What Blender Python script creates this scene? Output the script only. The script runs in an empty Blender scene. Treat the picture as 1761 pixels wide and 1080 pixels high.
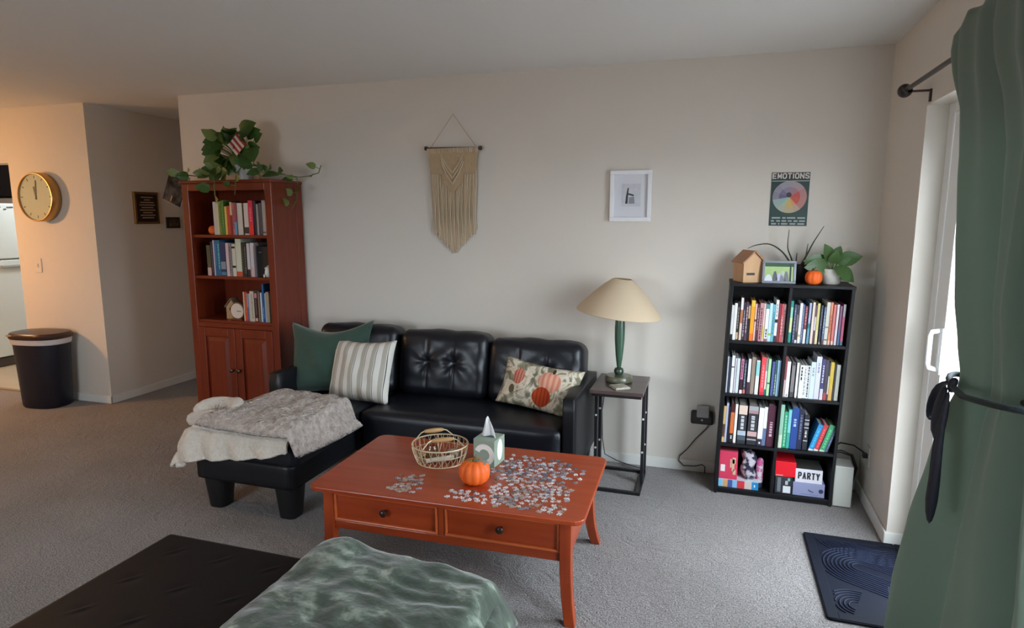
import bpy, bmesh, math, random
from math import sin, cos, pi, radians as RAD
from mathutils import Vector, Matrix, noise as MN
rnd = random.Random(7)
S = bpy.context.scene
COL = S.collection

# ------------------------------------------------------------------ camera, light, exposure
cam_d = bpy.data.cameras.new('camera')
cam = bpy.data.objects.new('camera', cam_d)
COL.objects.link(cam)
cam.location = (0, 0, 1.551)
cam.rotation_euler = (RAD(90 - 8.706), 0, RAD(17.633))
cam_d.sensor_width = 36.0
cam_d.lens = 1085.0 * 36.0 / 1761.0
cam_d.clip_start = 0.05
S.camera = cam

SKY = 8.7            # overcast daylight outside the sliding door
EXPOSURE = 1.06
S.view_settings.view_transform = 'Standard'
S.view_settings.look = 'None'
S.view_settings.gamma = 1.0
S.view_settings.use_curve_mapping = False
S.view_settings.exposure = EXPOSURE

w = bpy.data.worlds.new('overcast_sky')
S.world = w
w.use_nodes = True
bg = w.node_tree.nodes['Background']
bg.inputs[0].default_value = (0.87, 0.91, 1.0, 1)
bg.inputs[1].default_value = SKY

def area_light(name, loc, rot, sx, sy, power, color=(1, 1, 1), portal=False):
    d = bpy.data.lights.new(name, 'AREA')
    d.shape = 'RECTANGLE'; d.size = sx; d.size_y = sy
    d.energy = power; d.color = color
    if portal:
        d.cycles.is_portal = True
    o = bpy.data.objects.new(name, d)
    o.location = loc; o.rotation_euler = rot
    COL.objects.link(o)
    return o
DOOR_Y0, DOOR_Y1 = 0.95, 3.235
area_light('door_portal', (1.12, (DOOR_Y0 + DOOR_Y1) / 2, 1.015), (0, RAD(90), 0), 2.0, DOOR_Y1 - DOOR_Y0, 1.0, portal=True)

WX0, WX1, WZ0, WZ1 = -3.5, -2.0, .75, 2.05      # unseen fill window, added behind the camera to light the left side
area_light('fill_window_portal', ((WX0 + WX1) / 2, -1.78, (WZ0 + WZ1) / 2), (RAD(90), 0, 0), WX1 - WX0, WZ1 - WZ0, 1.0, portal=True)

# ------------------------------------------------------------------ helpers
def lin(c):
    r = []
    for v in c[:3]:
        v = v / 255.0
        r.append(v / 12.92 if v <= 0.04045 else ((v + 0.055) / 1.055) ** 2.4)
    return (*r, 1.0)

_m = {}
def M(name, rgb=(128, 128, 128), rough=0.5, spec=0.5, metal=0.0, var=None, bump=None, coat=0.0, sheen=0.0, emit=None, stretch=None, rgb2=None, trans=0.0):
    """procedural material; var=(scale, rgb2 mix), bump=(scale, strength, detail)"""
    if name in _m:
        return _m[name]
    m = bpy.data.materials.new(name); m.use_nodes = True
    nt = m.node_tree; N = nt.nodes; L = nt.links
    b = N['Principled BSDF']
    b.inputs['Base Color'].default_value = lin(rgb)
    b.inputs['Roughness'].default_value = rough
    b.inputs['Specular IOR Level'].default_value = spec
    b.inputs['Metallic'].default_value = metal
    if coat: b.inputs['Coat Weight'].default_value = coat
    if sheen: b.inputs['Sheen Weight'].default_value = sheen
    m.diffuse_color = lin(rgb)
    co = None
    if var or bump:
        tc = N.new('ShaderNodeTexCoord'); co = tc.outputs['Object']
        if stretch:
            mp = N.new('ShaderNodeMapping'); mp.inputs['Scale'].default_value = stretch
            L.new(co, mp.inputs['Vector']); co = mp.outputs['Vector']
    if var:
        n = N.new('ShaderNodeTexNoise'); n.inputs['Scale'].default_value = var[0]
        n.inputs['Detail'].default_value = var[2] if len(var) > 2 else 3
        L.new(co, n.inputs['Vector'])
        cr = N.new('ShaderNodeValToRGB')
        cr.color_ramp.elements[0].position = 0.5 - var[1]; cr.color_ramp.elements[1].position = 0.5 + var[1]
        cr.color_ramp.elements[0].color = lin(rgb); cr.color_ramp.elements[1].color = lin(rgb2 or rgb)
        L.new(n.outputs['Fac'], cr.inputs['Fac']); L.new(cr.outputs['Color'], b.inputs['Base Color'])
    if bump:
        n = N.new('ShaderNodeTexNoise'); n.inputs['Scale'].default_value = bump[0]
        n.inputs['Detail'].default_value = bump[2] if len(bump) > 2 else 3
        L.new(co, n.inputs['Vector'])
        bp = N.new('ShaderNodeBump'); bp.inputs['Strength'].default_value = bump[1]
        bp.inputs['Distance'].default_value = bump[3] if len(bump) > 3 else 0.01
        L.new(n.outputs['Fac'], bp.inputs['Height']); L.new(bp.outputs['Normal'], b.inputs['Normal'])
    if emit:
        b.inputs['Emission Color'].default_value = lin(emit[0]); b.inputs['Emission Strength'].default_value = emit[1]
    if trans:
        t = N.new('ShaderNodeBsdfTranslucent'); mx = N.new('ShaderNodeMixShader')
        t.inputs['Color'].default_value = lin(tuple(min(255, int(v * 1.35 + 10)) for v in rgb)); mx.inputs[0].default_value = trans
        out = N['Material Output']
        L.new(b.outputs[0], mx.inputs[1]); L.new(t.outputs[0], mx.inputs[2]); L.new(mx.outputs[0], out.inputs['Surface'])
    _m[name] = m
    return m

def glass_mat(name, tint=(245, 250, 250), refl=0.06):
    if name in _m: return _m[name]
    m = bpy.data.materials.new(name); m.use_nodes = True
    nt = m.node_tree; N = nt.nodes; L = nt.links
    N.remove(N['Principled BSDF'])
    t = N.new('ShaderNodeBsdfTransparent'); t.inputs[0].default_value = lin(tint)
    g = N.new('ShaderNodeBsdfGlossy'); g.inputs['Roughness'].default_value = 0.03
    mx = N.new('ShaderNodeMixShader')
    mx.inputs[0].default_value = refl; L.new(t.outputs[0], mx.inputs[1]); L.new(g.outputs[0], mx.inputs[2])
    L.new(mx.outputs[0], N['Material Output'].inputs['Surface'])
    _m[name] = m
    return m

def C(r, g, b, rough=0.55):
    return M('paint_%d_%d_%d_%d' % (r, g, b, int(rough * 100)), (r, g, b), rough)

class MB:
    def __init__(s): s.v = []; s.f = []; s.mi = []; s.cur = 0
    def add(s, vs, fs, mtx=None):
        o = len(s.v)
        for p in vs:
            p = Vector(p)
            s.v.append(tuple(mtx @ p) if mtx is not None else tuple(p))
        for f in fs:
            s.f.append(tuple(i + o for i in f)); s.mi.append(s.cur)
        return s
    def box(s, x0, x1, y0, y1, z0, z1, mtx=None):
        vs = [(x0, y0, z0), (x1, y0, z0), (x1, y1, z0), (x0, y1, z0), (x0, y0, z1), (x1, y0, z1), (x1, y1, z1), (x0, y1, z1)]
        fs = [(0, 3, 2, 1), (4, 5, 6, 7), (0, 1, 5, 4), (1, 2, 6, 5), (2, 3, 7, 6), (3, 0, 4, 7)]
        return s.add(vs, fs, mtx)
    def prism(s, poly, h0, h1, axis='z', mtx=None):
        n = len(poly)
        def P(a, b, h): return (a, b, h) if axis == 'z' else ((a, h, b) if axis == 'y' else (h, a, b))
        vs = [P(a, b, h0) for a, b in poly] + [P(a, b, h1) for a, b in poly]
        fs = [tuple(range(n))[::-1], tuple(range(n, 2 * n))] + [(i, (i + 1) % n, n + (i + 1) % n, n + i) for i in range(n)]
        return s.add(vs, fs, mtx)
    def tube(s, pts, r, seg=8, mtx=None, flat=1.0, closed=False):
        pts = [Vector(p) for p in pts]; n = len(pts)
        rs = r if isinstance(r, (list, tuple)) else [r] * n
        vs = []; up = Vector((0, 0, 1))
        prev = None
        for i, p in enumerate(pts):
            if closed: t = pts[(i + 1) % n] - pts[i - 1]
            else: t = pts[min(i + 1, n - 1)] - pts[max(i - 1, 0)]
            t.normalize()
            a = prev - t * prev.dot(t) if prev is not None else (up.cross(t) if abs(t.dot(up)) < 0.95 else Vector((1, 0, 0)).cross(t))
            if a.length < 1e-6: a = Vector((1, 0, 0)).cross(t)
            a.normalize(); b = t.cross(a); prev = a
            for k in range(seg):
                an = 2 * pi * k / seg
                vs.append(p + a * cos(an) * rs[i] + b * sin(an) * rs[i] * flat)
        fs = []
        for i in range(n if closed else n - 1):
            j = (i + 1) % n
            for k in range(seg):
                fs.append((i * seg + k, i * seg + (k + 1) % seg, j * seg + (k + 1) % seg, j * seg + k))
        if not closed:
            fs.append(tuple(range(seg))[::-1]); fs.append(tuple(range((n - 1) * seg, n * seg)))
        return s.add(vs, fs, mtx)
    def lathe(s, prof, seg=24, mtx=None, rib=None):
        vs = []; n = len(prof)
        for r, z in prof:
            for k in range(seg):
                a = 2 * pi * k / seg
                rr = r * (rib(a) if rib else 1)
                vs.append((rr * cos(a), rr * sin(a), z))
        fs = [(i * seg + k, i * seg + (k + 1) % seg, (i + 1) * seg + (k + 1) % seg, (i + 1) * seg + k) for i in range(n - 1) for k in range(seg)]
        fs.append(tuple(range(seg))[::-1]); fs.append(tuple(range((n - 1) * seg, n * seg)))
        return s.add(vs, fs, mtx)
    def grid(s, fn, nu, nv, mtx=None):
        vs = [fn(i / nu, j / nv) for j in range(nv + 1) for i in range(nu + 1)]
        fs = [(j * (nu + 1) + i, j * (nu + 1) + i + 1, (j + 1) * (nu + 1) + i + 1, (j + 1) * (nu + 1) + i) for j in range(nv) for i in range(nu)]
        return s.add(vs, fs, mtx)
    def mesh(s, name, smooth=None):
        me = bpy.data.meshes.new(name)
        me.from_pydata(s.v, [], s.f)
        me.validate()
        me.update()
        bm = bmesh.new(); bm.from_mesh(me)
        bmesh.ops.recalc_face_normals(bm, faces=bm.faces)
        bm.to_mesh(me); bm.free()
        if len(me.polygons) == len(s.mi):
            me.polygons.foreach_set('material_index', s.mi)
        if smooth is not None:
            me.polygons.foreach_set('use_smooth', [True] * len(me.polygons))
            if smooth < 180: me.set_sharp_from_angle(angle=RAD(smooth))
        return me
    def build(s, name, mat, parent=None, smooth=None, bevel=0, loc=None, rot=None, sub=0, solid=0):
        me = s.mesh(name, smooth)
        for mm in (mat if isinstance(mat, (list, tuple)) else [mat]): me.materials.append(mm)
        return link(name, me, parent, bevel, loc, rot, sub, solid)

def link(name, me, parent=None, bevel=0, loc=None, rot=None, sub=0, solid=0):
    o = bpy.data.objects.new(name, me); COL.objects.link(o)
    if parent is not None: o.parent = parent
    if loc is not None: o.location = loc
    if rot is not None: o.rotation_euler = rot
    if solid:
        md = o.modifiers.new('thickness', 'SOLIDIFY'); md.thickness = solid; md.offset = 0
    if bevel:
        md = o.modifiers.new('bevel', 'BEVEL'); md.width = bevel; md.segments = 2; md.limit_method = 'ANGLE'
        md.harden_normals = False
    if sub:
        md = o.modifiers.new('sub', 'SUBSURF'); md.levels = sub; md.render_levels = sub
    return o

def thing(name, label, cat, loc=(0, 0, 0), rot=(0, 0, 0), group=None):
    o = bpy.data.objects.new(name, None); COL.objects.link(o)
    o.empty_display_size = 0.1
    o.location = loc; o.rotation_euler = rot
    o['label'] = label; o['category'] = cat
    if group: o['group'] = group
    return o
def tag(o, label, cat, group=None):
    o['label'] = label; o['category'] = cat
    if group: o['group'] = group
    return o
def struct(o):
    o['kind'] = 'structure'; return o
GLYPH = {  # strokes on a unit cell, x 0..1, y 0..1
 'E': [[(0, 0), (0, 1)], [(0, 1), (.9, 1)], [(0, .5), (.75, .5)], [(0, 0), (.9, 0)]],
 'M': [[(0, 0), (0, 1)], [(0, 1), (.5, .25)], [(.5, .25), (1, 1)], [(1, 1), (1, 0)]],
 'O': [[(.25, 0), (.75, 0)], [(.75, 0), (1, .2)], [(1, .2), (1, .8)], [(1, .8), (.75, 1)], [(.75, 1), (.25, 1)], [(.25, 1), (0, .8)], [(0, .8), (0, .2)], [(0, .2), (.25, 0)]],
 'T': [[(0, 1), (1, 1)], [(.5, 1), (.5, 0)]],
 'I': [[(.5, 0), (.5, 1)]],
 'N': [[(0, 0), (0, 1)], [(0, 1), (1, 0)], [(1, 0), (1, 1)]],
 'S': [[(0, .15), (.25, 0)], [(.25, 0), (.75, 0)], [(.75, 0), (1, .2)], [(1, .2), (.9, .42)], [(.9, .42), (.1, .58)], [(.1, .58), (0, .8)], [(0, .8), (.25, 1)], [(.25, 1), (.75, 1)], [(.75, 1), (1, .85)]],
 'P': [[(0, 0), (0, 1)], [(0, 1), (.75, 1)], [(.75, 1), (1, .85)], [(1, .85), (1, .62)], [(1, .62), (.75, .45)], [(.75, .45), (0, .45)]],
 'A': [[(0, 0), (.5, 1)], [(.5, 1), (1, 0)], [(.2, .32), (.8, .32)]],
 'R': [[(0, 0), (0, 1)], [(0, 1), (.75, 1)], [(.75, 1), (1, .85)], [(1, .85), (1, .65)], [(1, .65), (.75, .48)], [(.75, .48), (0, .48)], [(.5, .48), (1, 0)]],
 'Y': [[(0, 1), (.5, .45)], [(1, 1), (.5, .45)], [(.5, .45), (.5, 0)]]}
def text_mesh(txt, height, cell, gap, stroke, depth=.0004):
    """blocky sans lettering in the XZ plane facing -Y, centred on the origin"""
    mb = MB(); n = len(txt)
    ws = [cell * (.35 if c == 'I' else 1.0) for c in txt]
    x = -(sum(ws) + gap * (n - 1)) / 2
    for c, wd in zip(txt, ws):
        for k, (p, q) in enumerate(GLYPH[c]):
            ex = lambda u: x + (wd / 2 if c == 'I' else stroke / 2 + u * (wd - stroke))
            a = Vector((ex(p[0]), 0, stroke / 2 + p[1] * (height - stroke) - height / 2)); b = Vector((ex(q[0]), 0, stroke / 2 + q[1] * (height - stroke) - height / 2))
            d = (b - a).normalized(); nn = Vector((-d.z, 0, d.x)) * stroke / 2; d = d * stroke * .42
            o = Vector((0, -depth - .00002 * k, 0))
            mb.add([a - d - nn, b + d - nn, b + d + nn, a - d + nn, a - d - nn + o, b + d - nn + o, b + d + nn + o, a - d + nn + o],
                   [(0, 1, 2, 3), (7, 6, 5, 4), (0, 4, 5, 1), (1, 5, 6, 2), (2, 6, 7, 3), (3, 7, 4, 0)])
        x += wd + gap
    return mb.mesh('lettering')

def soft_box(sx, sy, sz, r, nx=10, ny=10, nz=6, bulge=(0, 0, 0), fn=None):
    """rounded box centred on the origin, optional bulge per axis and vertex function"""
    bm = bmesh.new()
    hx, hy, hz = sx / 2, sy / 2, sz / 2
    vm = {}
    def vert(i, j, k):
        key = (i, j, k)
        if key in vm: return vm[key]
        p = Vector((-hx + sx * i / nx, -hy + sy * j / ny, -hz + sz * k / nz))
        q = Vector((max(-hx + r, min(hx - r, p.x)), max(-hy + r, min(hy - r, p.y)), max(-hz + r, min(hz - r, p.z))))
        d = p - q
        if d.length > 1e-9: p = q + d.normalized() * r
        u, v, t = p.x / hx, p.y / hy, p.z / hz
        p = Vector((p.x + bulge[0] * u * (1 - v * v) * (1 - t * t), p.y + bulge[1] * v * (1 - u * u) * (1 - t * t), p.z + bulge[2] * t * (1 - u * u) * (1 - v * v)))
        if fn: p = Vector(fn(p, u, v, t))
        vm[key] = bm.verts.new(p)
        return vm[key]
    def face(a): 
        try: bm.faces.new(a)
        except ValueError: pass
    for i in range(nx):
        for j in range(ny):
            for k in (0, nz):
                face([vert(i, j, k), vert(i + 1, j, k), vert(i + 1, j + 1, k), vert(i, j + 1, k)])
    for i in range(nx):
        for k in range(nz):
            for j in (0, ny):
                face([vert(i, j, k), vert(i + 1, j, k), vert(i + 1, j, k + 1), vert(i, j, k + 1)])
    for j in range(ny):
        for k in range(nz):
            for i in (0, nx):
                face([vert(i, j, k), vert(i, j + 1, k), vert(i, j + 1, k + 1), vert(i, j, k + 1)])
    bmesh.ops.recalc_face_normals(bm, faces=bm.faces)
    me = bpy.data.meshes.new('soft'); bm.to_mesh(me); bm.free()
    me.polygons.foreach_set('use_smooth', [True] * len(me.polygons))
    return me
def put(name, me, mat, parent=None, loc=None, rot=None, sub=0):
    me.name = name
    me.materials.append(mat)
    return link(name, me, parent, 0, loc, rot, sub)

def pillow_mesh(wd, ht, th, n=22, wr=0.006, seed=0, pinch=0.07, sag=0):
    """throw pillow in the XZ plane, front towards -Y, pinched corners"""
    mb = MB()
    def pt(u, v, sgn):
        a, b = 2 * u - 1, 2 * v - 1
        e = max(0.0, (1 - a * a) * (1 - b * b)) ** 0.42
        x = a * wd / 2 * (1 - pinch * (1 - a * a) * 0 - pinch * (1 - b * b) * abs(a))
        z = b * ht / 2 * (1 - pinch * (1 - a * a) * abs(b))
        w_ = MN.noise(Vector((a * 2.2, b * 2.2, seed + sgn))) * wr * 2 + wr * sin(9 * a + 5 * b + seed) * 0.4
        if b > 0: z -= sag * b * (1 - a * a) ** 1.5
        return (x, sgn * (th / 2 * e + w_ * e) , z)
    mb.grid(lambda u, v: pt(u, v, -1), n, n)
    mb.grid(lambda u, v: pt(u, v, 1), n, n)
    me = mb.mesh('pillow', 180)
    bm = bmesh.new(); bm.from_mesh(me); bmesh.ops.remove_doubles(bm, verts=bm.verts, dist=1e-5)
    bmesh.ops.recalc_face_normals(bm, faces=bm.faces); bm.to_mesh(me); bm.free()
    me.polygons.foreach_set('use_smooth', [True] * len(me.polygons))
    return me

# ------------------------------------------------------------------ materials
def wall_mat(name, rgb):
    return M(name, rgb, 0.85, 0.2, bump=(180, 0.06, 2, 0.004))
MW = wall_mat('wall_paint', (215, 207, 197))
MCEIL = M('ceiling_paint', (232, 231, 228), 0.9, 0.15, bump=(140, 0.12, 3, 0.004))
MTRIM = M('trim_white', (225, 223, 218), 0.45)
MVINYL = M('door_vinyl', (228, 230, 230), 0.35)

def carpet_mat():
    m = M('carpet', (150, 145, 143), 0.95, 0.1)
    nt = m.node_tree; N = nt.nodes; L = nt.links; b = N['Principled BSDF']
    tc = N.new('ShaderNodeTexCoord')
    n1 = N.new('ShaderNodeTexNoise'); n1.inputs['Scale'].default_value = 150; n1.inputs['Detail'].default_value = 3
    n2 = N.new('ShaderNodeTexNoise'); n2.inputs['Scale'].default_value = 2.2; n2.inputs['Detail'].default_value = 3
    n3 = N.new('ShaderNodeTexNoise'); n3.inputs['Scale'].default_value = 9; n3.inputs['Detail'].default_value = 4; n3.inputs['Distortion'].default_value = 2.0
    for n in (n1, n2, n3): L.new(tc.outputs['Object'], n.inputs['Vector'])
    a = N.new('ShaderNodeValToRGB'); a.color_ramp.elements[0].position = 0.33; a.color_ramp.elements[1].position = 0.68
    a.color_ramp.elements[0].color = lin((112, 106, 104)); a.color_ramp.elements[1].color = lin((174, 169, 168))
    L.new(n1.outputs['Fac'], a.inputs['Fac'])
    r = N.new('ShaderNodeValToRGB'); r.color_ramp.elements[0].position = 0.3; r.color_ramp.elements[1].position = 0.7
    r.color_ramp.elements[0].color = (0.82, 0.81, 0.80, 1); r.color_ramp.elements[1].color = (1, 1, 1, 1)
    L.new(n2.outputs['Fac'], r.inputs['Fac'])
    mx = N.new('ShaderNodeMix'); mx.data_type = 'RGBA'; mx.blend_type = 'MULTIPLY'; mx.inputs[0].default_value = 1.0
    L.new(a.outputs['Color'], mx.inputs[6]); L.new(r.outputs['Color'], mx.inputs[7])
    L.new(mx.outputs[2], b.inputs['Base Color'])
    ad = N.new('ShaderNodeMath'); ad.operation = 'MULTIPLY_ADD'; ad.inputs[1].default_value = 1.8
    L.new(n3.outputs['Fac'], ad.inputs[0]); L.new(n1.outputs['Fac'], ad.inputs[2])
    bp = N.new('ShaderNodeBump'); bp.inputs['Strength'].default_value = 0.7; bp.inputs['Distance'].default_value = 0.011
    L.new(ad.outputs[0], bp.inputs['Height']); L.new(bp.outputs['Normal'], b.inputs['Normal'])
    b.inputs['Sheen Weight'].default_value = 0.15
    return m
MCARPET = carpet_mat()
def wood(name, c1, c2, axis, rough=0.36, coat=0.12, sc=7):
    st = [1, 1, 1]
    st['xyz'.index(axis)] = 0.07
    return M(name, c1, rough, 0.5, var=(sc * 4, 0.22, 4), rgb2=c2, stretch=tuple(st), coat=coat)
CH1, CH2 = (146, 52, 18), (172, 70, 28)
MCHX = wood('cherry_wood_x', CH1, CH2, 'x')
MCHY = wood('cherry_wood_y', CH1, CH2, 'y')
MCHZ = wood('cherry_wood_z', CH1, CH2, 'z')
BK1, BK2 = (102, 34, 11), (120, 43, 16)
MBKX = wood('bookcase_wood_x', BK1, BK2, 'x', 0.35)
MBKZ = wood('bookcase_wood_z', BK1, BK2, 'z', 0.35)
MKNOB = M('dark_wood_knob', (48, 26, 20), 0.3)
MBLK = M('black_laminate', (17, 17, 20), 0.5, 0.3, bump=(60, 0.03, 2, 0.002))
MMETAL = M('black_metal', (24, 25, 28), 0.4, 0.5)
MLEATH = M('black_leather', (20, 22, 30), 0.36, 0.45, bump=(260, 0.10, 2, 0.003))
MLEATHB = M('black_leather_base', (17, 18, 23), 0.42, 0.4, bump=(260, 0.10, 2, 0.003))
MOTTO = M('ottoman_leather', (19, 19, 23), 0.5, 0.22, bump=(240, 0.10, 2, 0.003))
MPLASTB = M('black_plastic', (20, 20, 23), 0.4)
MGOLD = M('brushed_gold', (176, 142, 92), 0.30, 0.5, metal=1.0)
MWHITE = M('white_ceramic', (222, 220, 214), 0.3)
MPAGE = M('book_pages', (198, 190, 178), 0.8, 0.2, bump=(300, 0.2, 1, 0.002))
MPUMP = M('orange_pumpkin', (226, 92, 30), 0.55, 0.4, var=(20, 0.3), rgb2=(240, 110, 38))
MSTEM = M('pumpkin_stem', (112, 104, 70), 0.8)

# ------------------------------------------------------------------ room shell
BY = 3.880          # back wall face
RX = 0.8506         # right wall face
CZ = 2.44
LX, KX, RY = -9.0, -7.75, -1.6
def wall(name, x0, x1, y0, y1, z0, z1, mat=MW):
    return struct(MB().box(x0, x1, y0, y1, z0, z1).build(name, mat))
struct(MB().box(LX - .1, RX + .3, RY - .1, 8.2, -0.12, 0).build('floor', MCARPET))
struct(MB().box(LX - .1, RX + .3, RY - .1, 8.2, CZ, CZ + 0.12).build('ceiling', MCEIL))
wall('wall_back', -3.83, RX + .14, BY, BY + .13, 0, CZ)
# hall opening runs between x -4.767 and -3.83
wall('wall_hall_left', -4.89, -4.767, BY + .13, 8.0, 0, CZ)
wall('wall_hall_right', -3.83, -3.71, BY + .13, 8.0, 0, CZ)
wall('wall_hall_end', -4.89, -3.71, 7.0, 7.12, 0, CZ)
wall('wall_clock', -5.66, -4.767, BY, BY + .13, 0, CZ)
wall('wall_kitchen_header', LX, -5.66, BY, BY + .13, 2.0, CZ)
wall('wall_kitchen_back', LX, -4.89, 6.0, 6.12, 0, CZ)
wall('wall_kitchen_right', -5.0, -4.89, BY + .13, 6.0, 0, CZ)
wall('wall_left', LX - .12, LX, RY, 6.1, 0, CZ)
wall('wall_rear_low', LX, RX + .14, RY - .12, RY, 0, WZ0)
wall('wall_rear_high', LX, RX + .14, RY - .12, RY, WZ1, CZ)
wall('wall_rear_left', LX, WX0, RY - .12, RY, WZ0, WZ1)
wall('wall_rear_right', WX1, RX + .14, RY - .12, RY, WZ0, WZ1)
w1 = bpy.data.objects.new('fill_window_1', None); COL.objects.link(w1); w1['kind'] = 'structure'  # unseen rear window, put in for fill light
f = MB()
f.box(WX0, WX1, RY - .09, RY - .04, WZ0, WZ0 + .05); f.box(WX0, WX1, RY - .09, RY - .04, WZ1 - .05, WZ1)
for k_ in range(3):
    xk = WX0 + .025 + (WX1 - WX0 - .05) * k_ / 2
    f.box(xk - .025, xk + .025, RY - .09, RY - .04, WZ0 + .05, WZ1 - .05)
f.build('fill_window_frame', MVINYL, w1)
for k_ in range(2):
    xa_, xb_ = WX0 + .05 + (WX1 - WX0 - .05) * k_ / 2, WX0 + (WX1 - WX0 - .05) * (k_ + 1) / 2
    MB().box(xa_, xb_, RY - .068, RY - .062, WZ0 + .05, WZ1 - .05).build('pane', glass_mat('door_glass'), w1)
wall('wall_right', RX, RX + .14, DOOR_Y1, BY, 0, CZ)
wall('wall_right_header', RX, RX + .14, DOOR_Y0, DOOR_Y1, 2.03, CZ)
wall('wall_right_near', RX, RX + .14, RY, DOOR_Y0, 0, CZ)
def base(name, x0, x1, y0, y1):
    return struct(MB().box(x0, x1, y0, y1, 0, 0.068).build(name, MTRIM, bevel=0.004))
base('baseboard_back', -3.83, RX - .012, BY - .012, BY)
base('baseboard_right', RX - .012, RX, DOOR_Y1, BY - .012)
base('baseboard_jamb', RX - .012, RX + .09, DOOR_Y1 - .012, DOOR_Y1)
base('baseboard_hall', -4.767, -4.755, BY - .012, 7.0)
base('baseboard_clock_wall', -5.66, -4.755, BY - .012, BY)
M('vinyl_floor', (190, 180, 160), 0.35, var=(3, .3), rgb2=(176, 166, 146))
struct(MB().box(LX, -5.0, 3.93, 6.0, 0.0, 0.006).build('floor_kitchen', _m['vinyl_floor']))
struct(MB().box(LX, -5.66, 3.905, 3.94, 0.0, 0.010).build('trim_1', M('floor_strip', (150, 130, 100), .5)))
# ground outside the door
struct(MB().box(-40, 40, -40, 40, -0.4, -0.13).build('ground', M('patio', (158, 152, 150), 0.9, var=(.6, .3), rgb2=(134, 128, 126))))

# sliding glass door
d = MB()
d1 = bpy.data.objects.new('door_1', None); COL.objects.link(d1); d1['kind'] = 'structure'
fx0, fx1 = RX + .085, RX + .14
MB().box(fx0, fx1, DOOR_Y1 - .07, DOOR_Y1, 0, 2.03).build('jamb', MVINYL, d1, bevel=.003)
MB().box(fx0, fx1, DOOR_Y0, DOOR_Y0 + .045, 0, 2.03).build('jamb', MVINYL, d1, bevel=.003)
MB().box(fx0, fx1, DOOR_Y0 + .045, DOOR_Y1 - .07, 1.985, 2.03).build('head', MVINYL, d1, bevel=.003)
MB().box(fx0, fx1, DOOR_Y0 + .045, DOOR_Y1 - .07, 0, .035).build('sill', MVINYL, d1, bevel=.003)
def panel(y0, y1, x0, handle):
    p = MB()
    p.box(x0, x0 + .026, y0, y0 + .10, .035, 1.985)
    p.box(x0, x0 + .026, y1 - .13, y1, .035, 1.985)
    p.box(x0, x0 + .026, y0 + .10, y1 - .13, .035, .14)
    p.box(x0, x0 + .026, y0 + .10, y1 - .13, 1.88, 1.985)
    o = p.build('sliding_panel' if handle else 'fixed_panel', MVINYL, d1, bevel=.003)
    MB().box(x0 + .010, x0 + .016, y0 + .10, y1 - .13, .14, 1.88).build('glass', glass_mat('door_glass'), o)
    return o
ym = (DOOR_Y0 + DOOR_Y1) / 2
sp = panel(ym - .04, DOOR_Y1 - .075, fx0 + .003, True)
panel(DOOR_Y0 + .05, ym + .04, fx0 + .031, False)
h = MB()
hy = DOOR_Y1 - .168
h.tube([(fx0, hy, .905), (fx0 - .030, hy, .912), (fx0 - .036, hy, .93), (fx0 - .036, hy, 1.05), (fx0 - .030, hy, 1.068), (fx0, hy, 1.075)], .011, 8)
h.build('handle', M('handle_white', (238, 240, 242), .3), sp, smooth=50)
MB().box(fx0 - .002, fx0 + .003, hy - .035, hy + .012, .89, 1.09).build('handle_plate', MVINYL, sp, bevel=.002)

# ------------------------------------------------------------------ lamps of the place (out of view on the left)
pl = thing('pendant_lamp', 'warm dining pendant lamp hanging left of the clock wall', 'lamp', (-6.35, 2.55, 2.44))
MB().tube([(0, 0, 0), (0, 0, -.42)], .006).build('cord', MPLASTB, pl)
MB().lathe([(.05, 0), (.06, -.02), (.02, -.03)], 16).build('canopy', MGOLD, pl, smooth=40)
MB().lathe([(.03, -.40), (.16, -.56), (.165, -.56), (.035, -.395)], 24).build('lamp_shade', M('pendant_shade', (230, 200, 150), .6, trans=.5), pl, smooth=50)
MB().lathe([(.005, -.44), (.03, -.47), (.035, -.50), (.02, -.53), (.004, -.54)], 12).build('bulb', M('bulb_glow', (255, 190, 110), emit=((255, 176, 96), 60)), pl, smooth=80)
pd = bpy.data.lights.new('pendant_light', 'POINT'); pd.energy = 42; pd.color = (1.0, 0.53, 0.21); pd.shadow_soft_size = .12
po = bpy.data.objects.new('pendant_light', pd); po.location = (-6.35, 2.55, 1.82); COL.objects.link(po)
kl = thing('ceiling_light', 'round frosted ceiling light in the kitchen', 'lamp', (-6.3, 5.1, 2.44))
MB().lathe([(.15, 0), (.16, -.02), (.12, -.03)], 24).build('mount', MTRIM, kl, smooth=40)
MB().lathe([(.145, -.02), (.13, -.07), (.08, -.10), (.01, -.11)], 24).build('diffuser', M('frosted_glow', (230, 238, 240), .4, emit=((226, 240, 255), 2.0)), kl, smooth=60)
kd = bpy.data.lights.new('kitchen_light', 'POINT'); kd.energy = 16; kd.color = (.86, .95, 1.0); kd.shadow_soft_size = .14
ko = bpy.data.objects.new('kitchen_light', kd); ko.location = (-6.3, 5.1, 2.2); COL.objects.link(ko)
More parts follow.
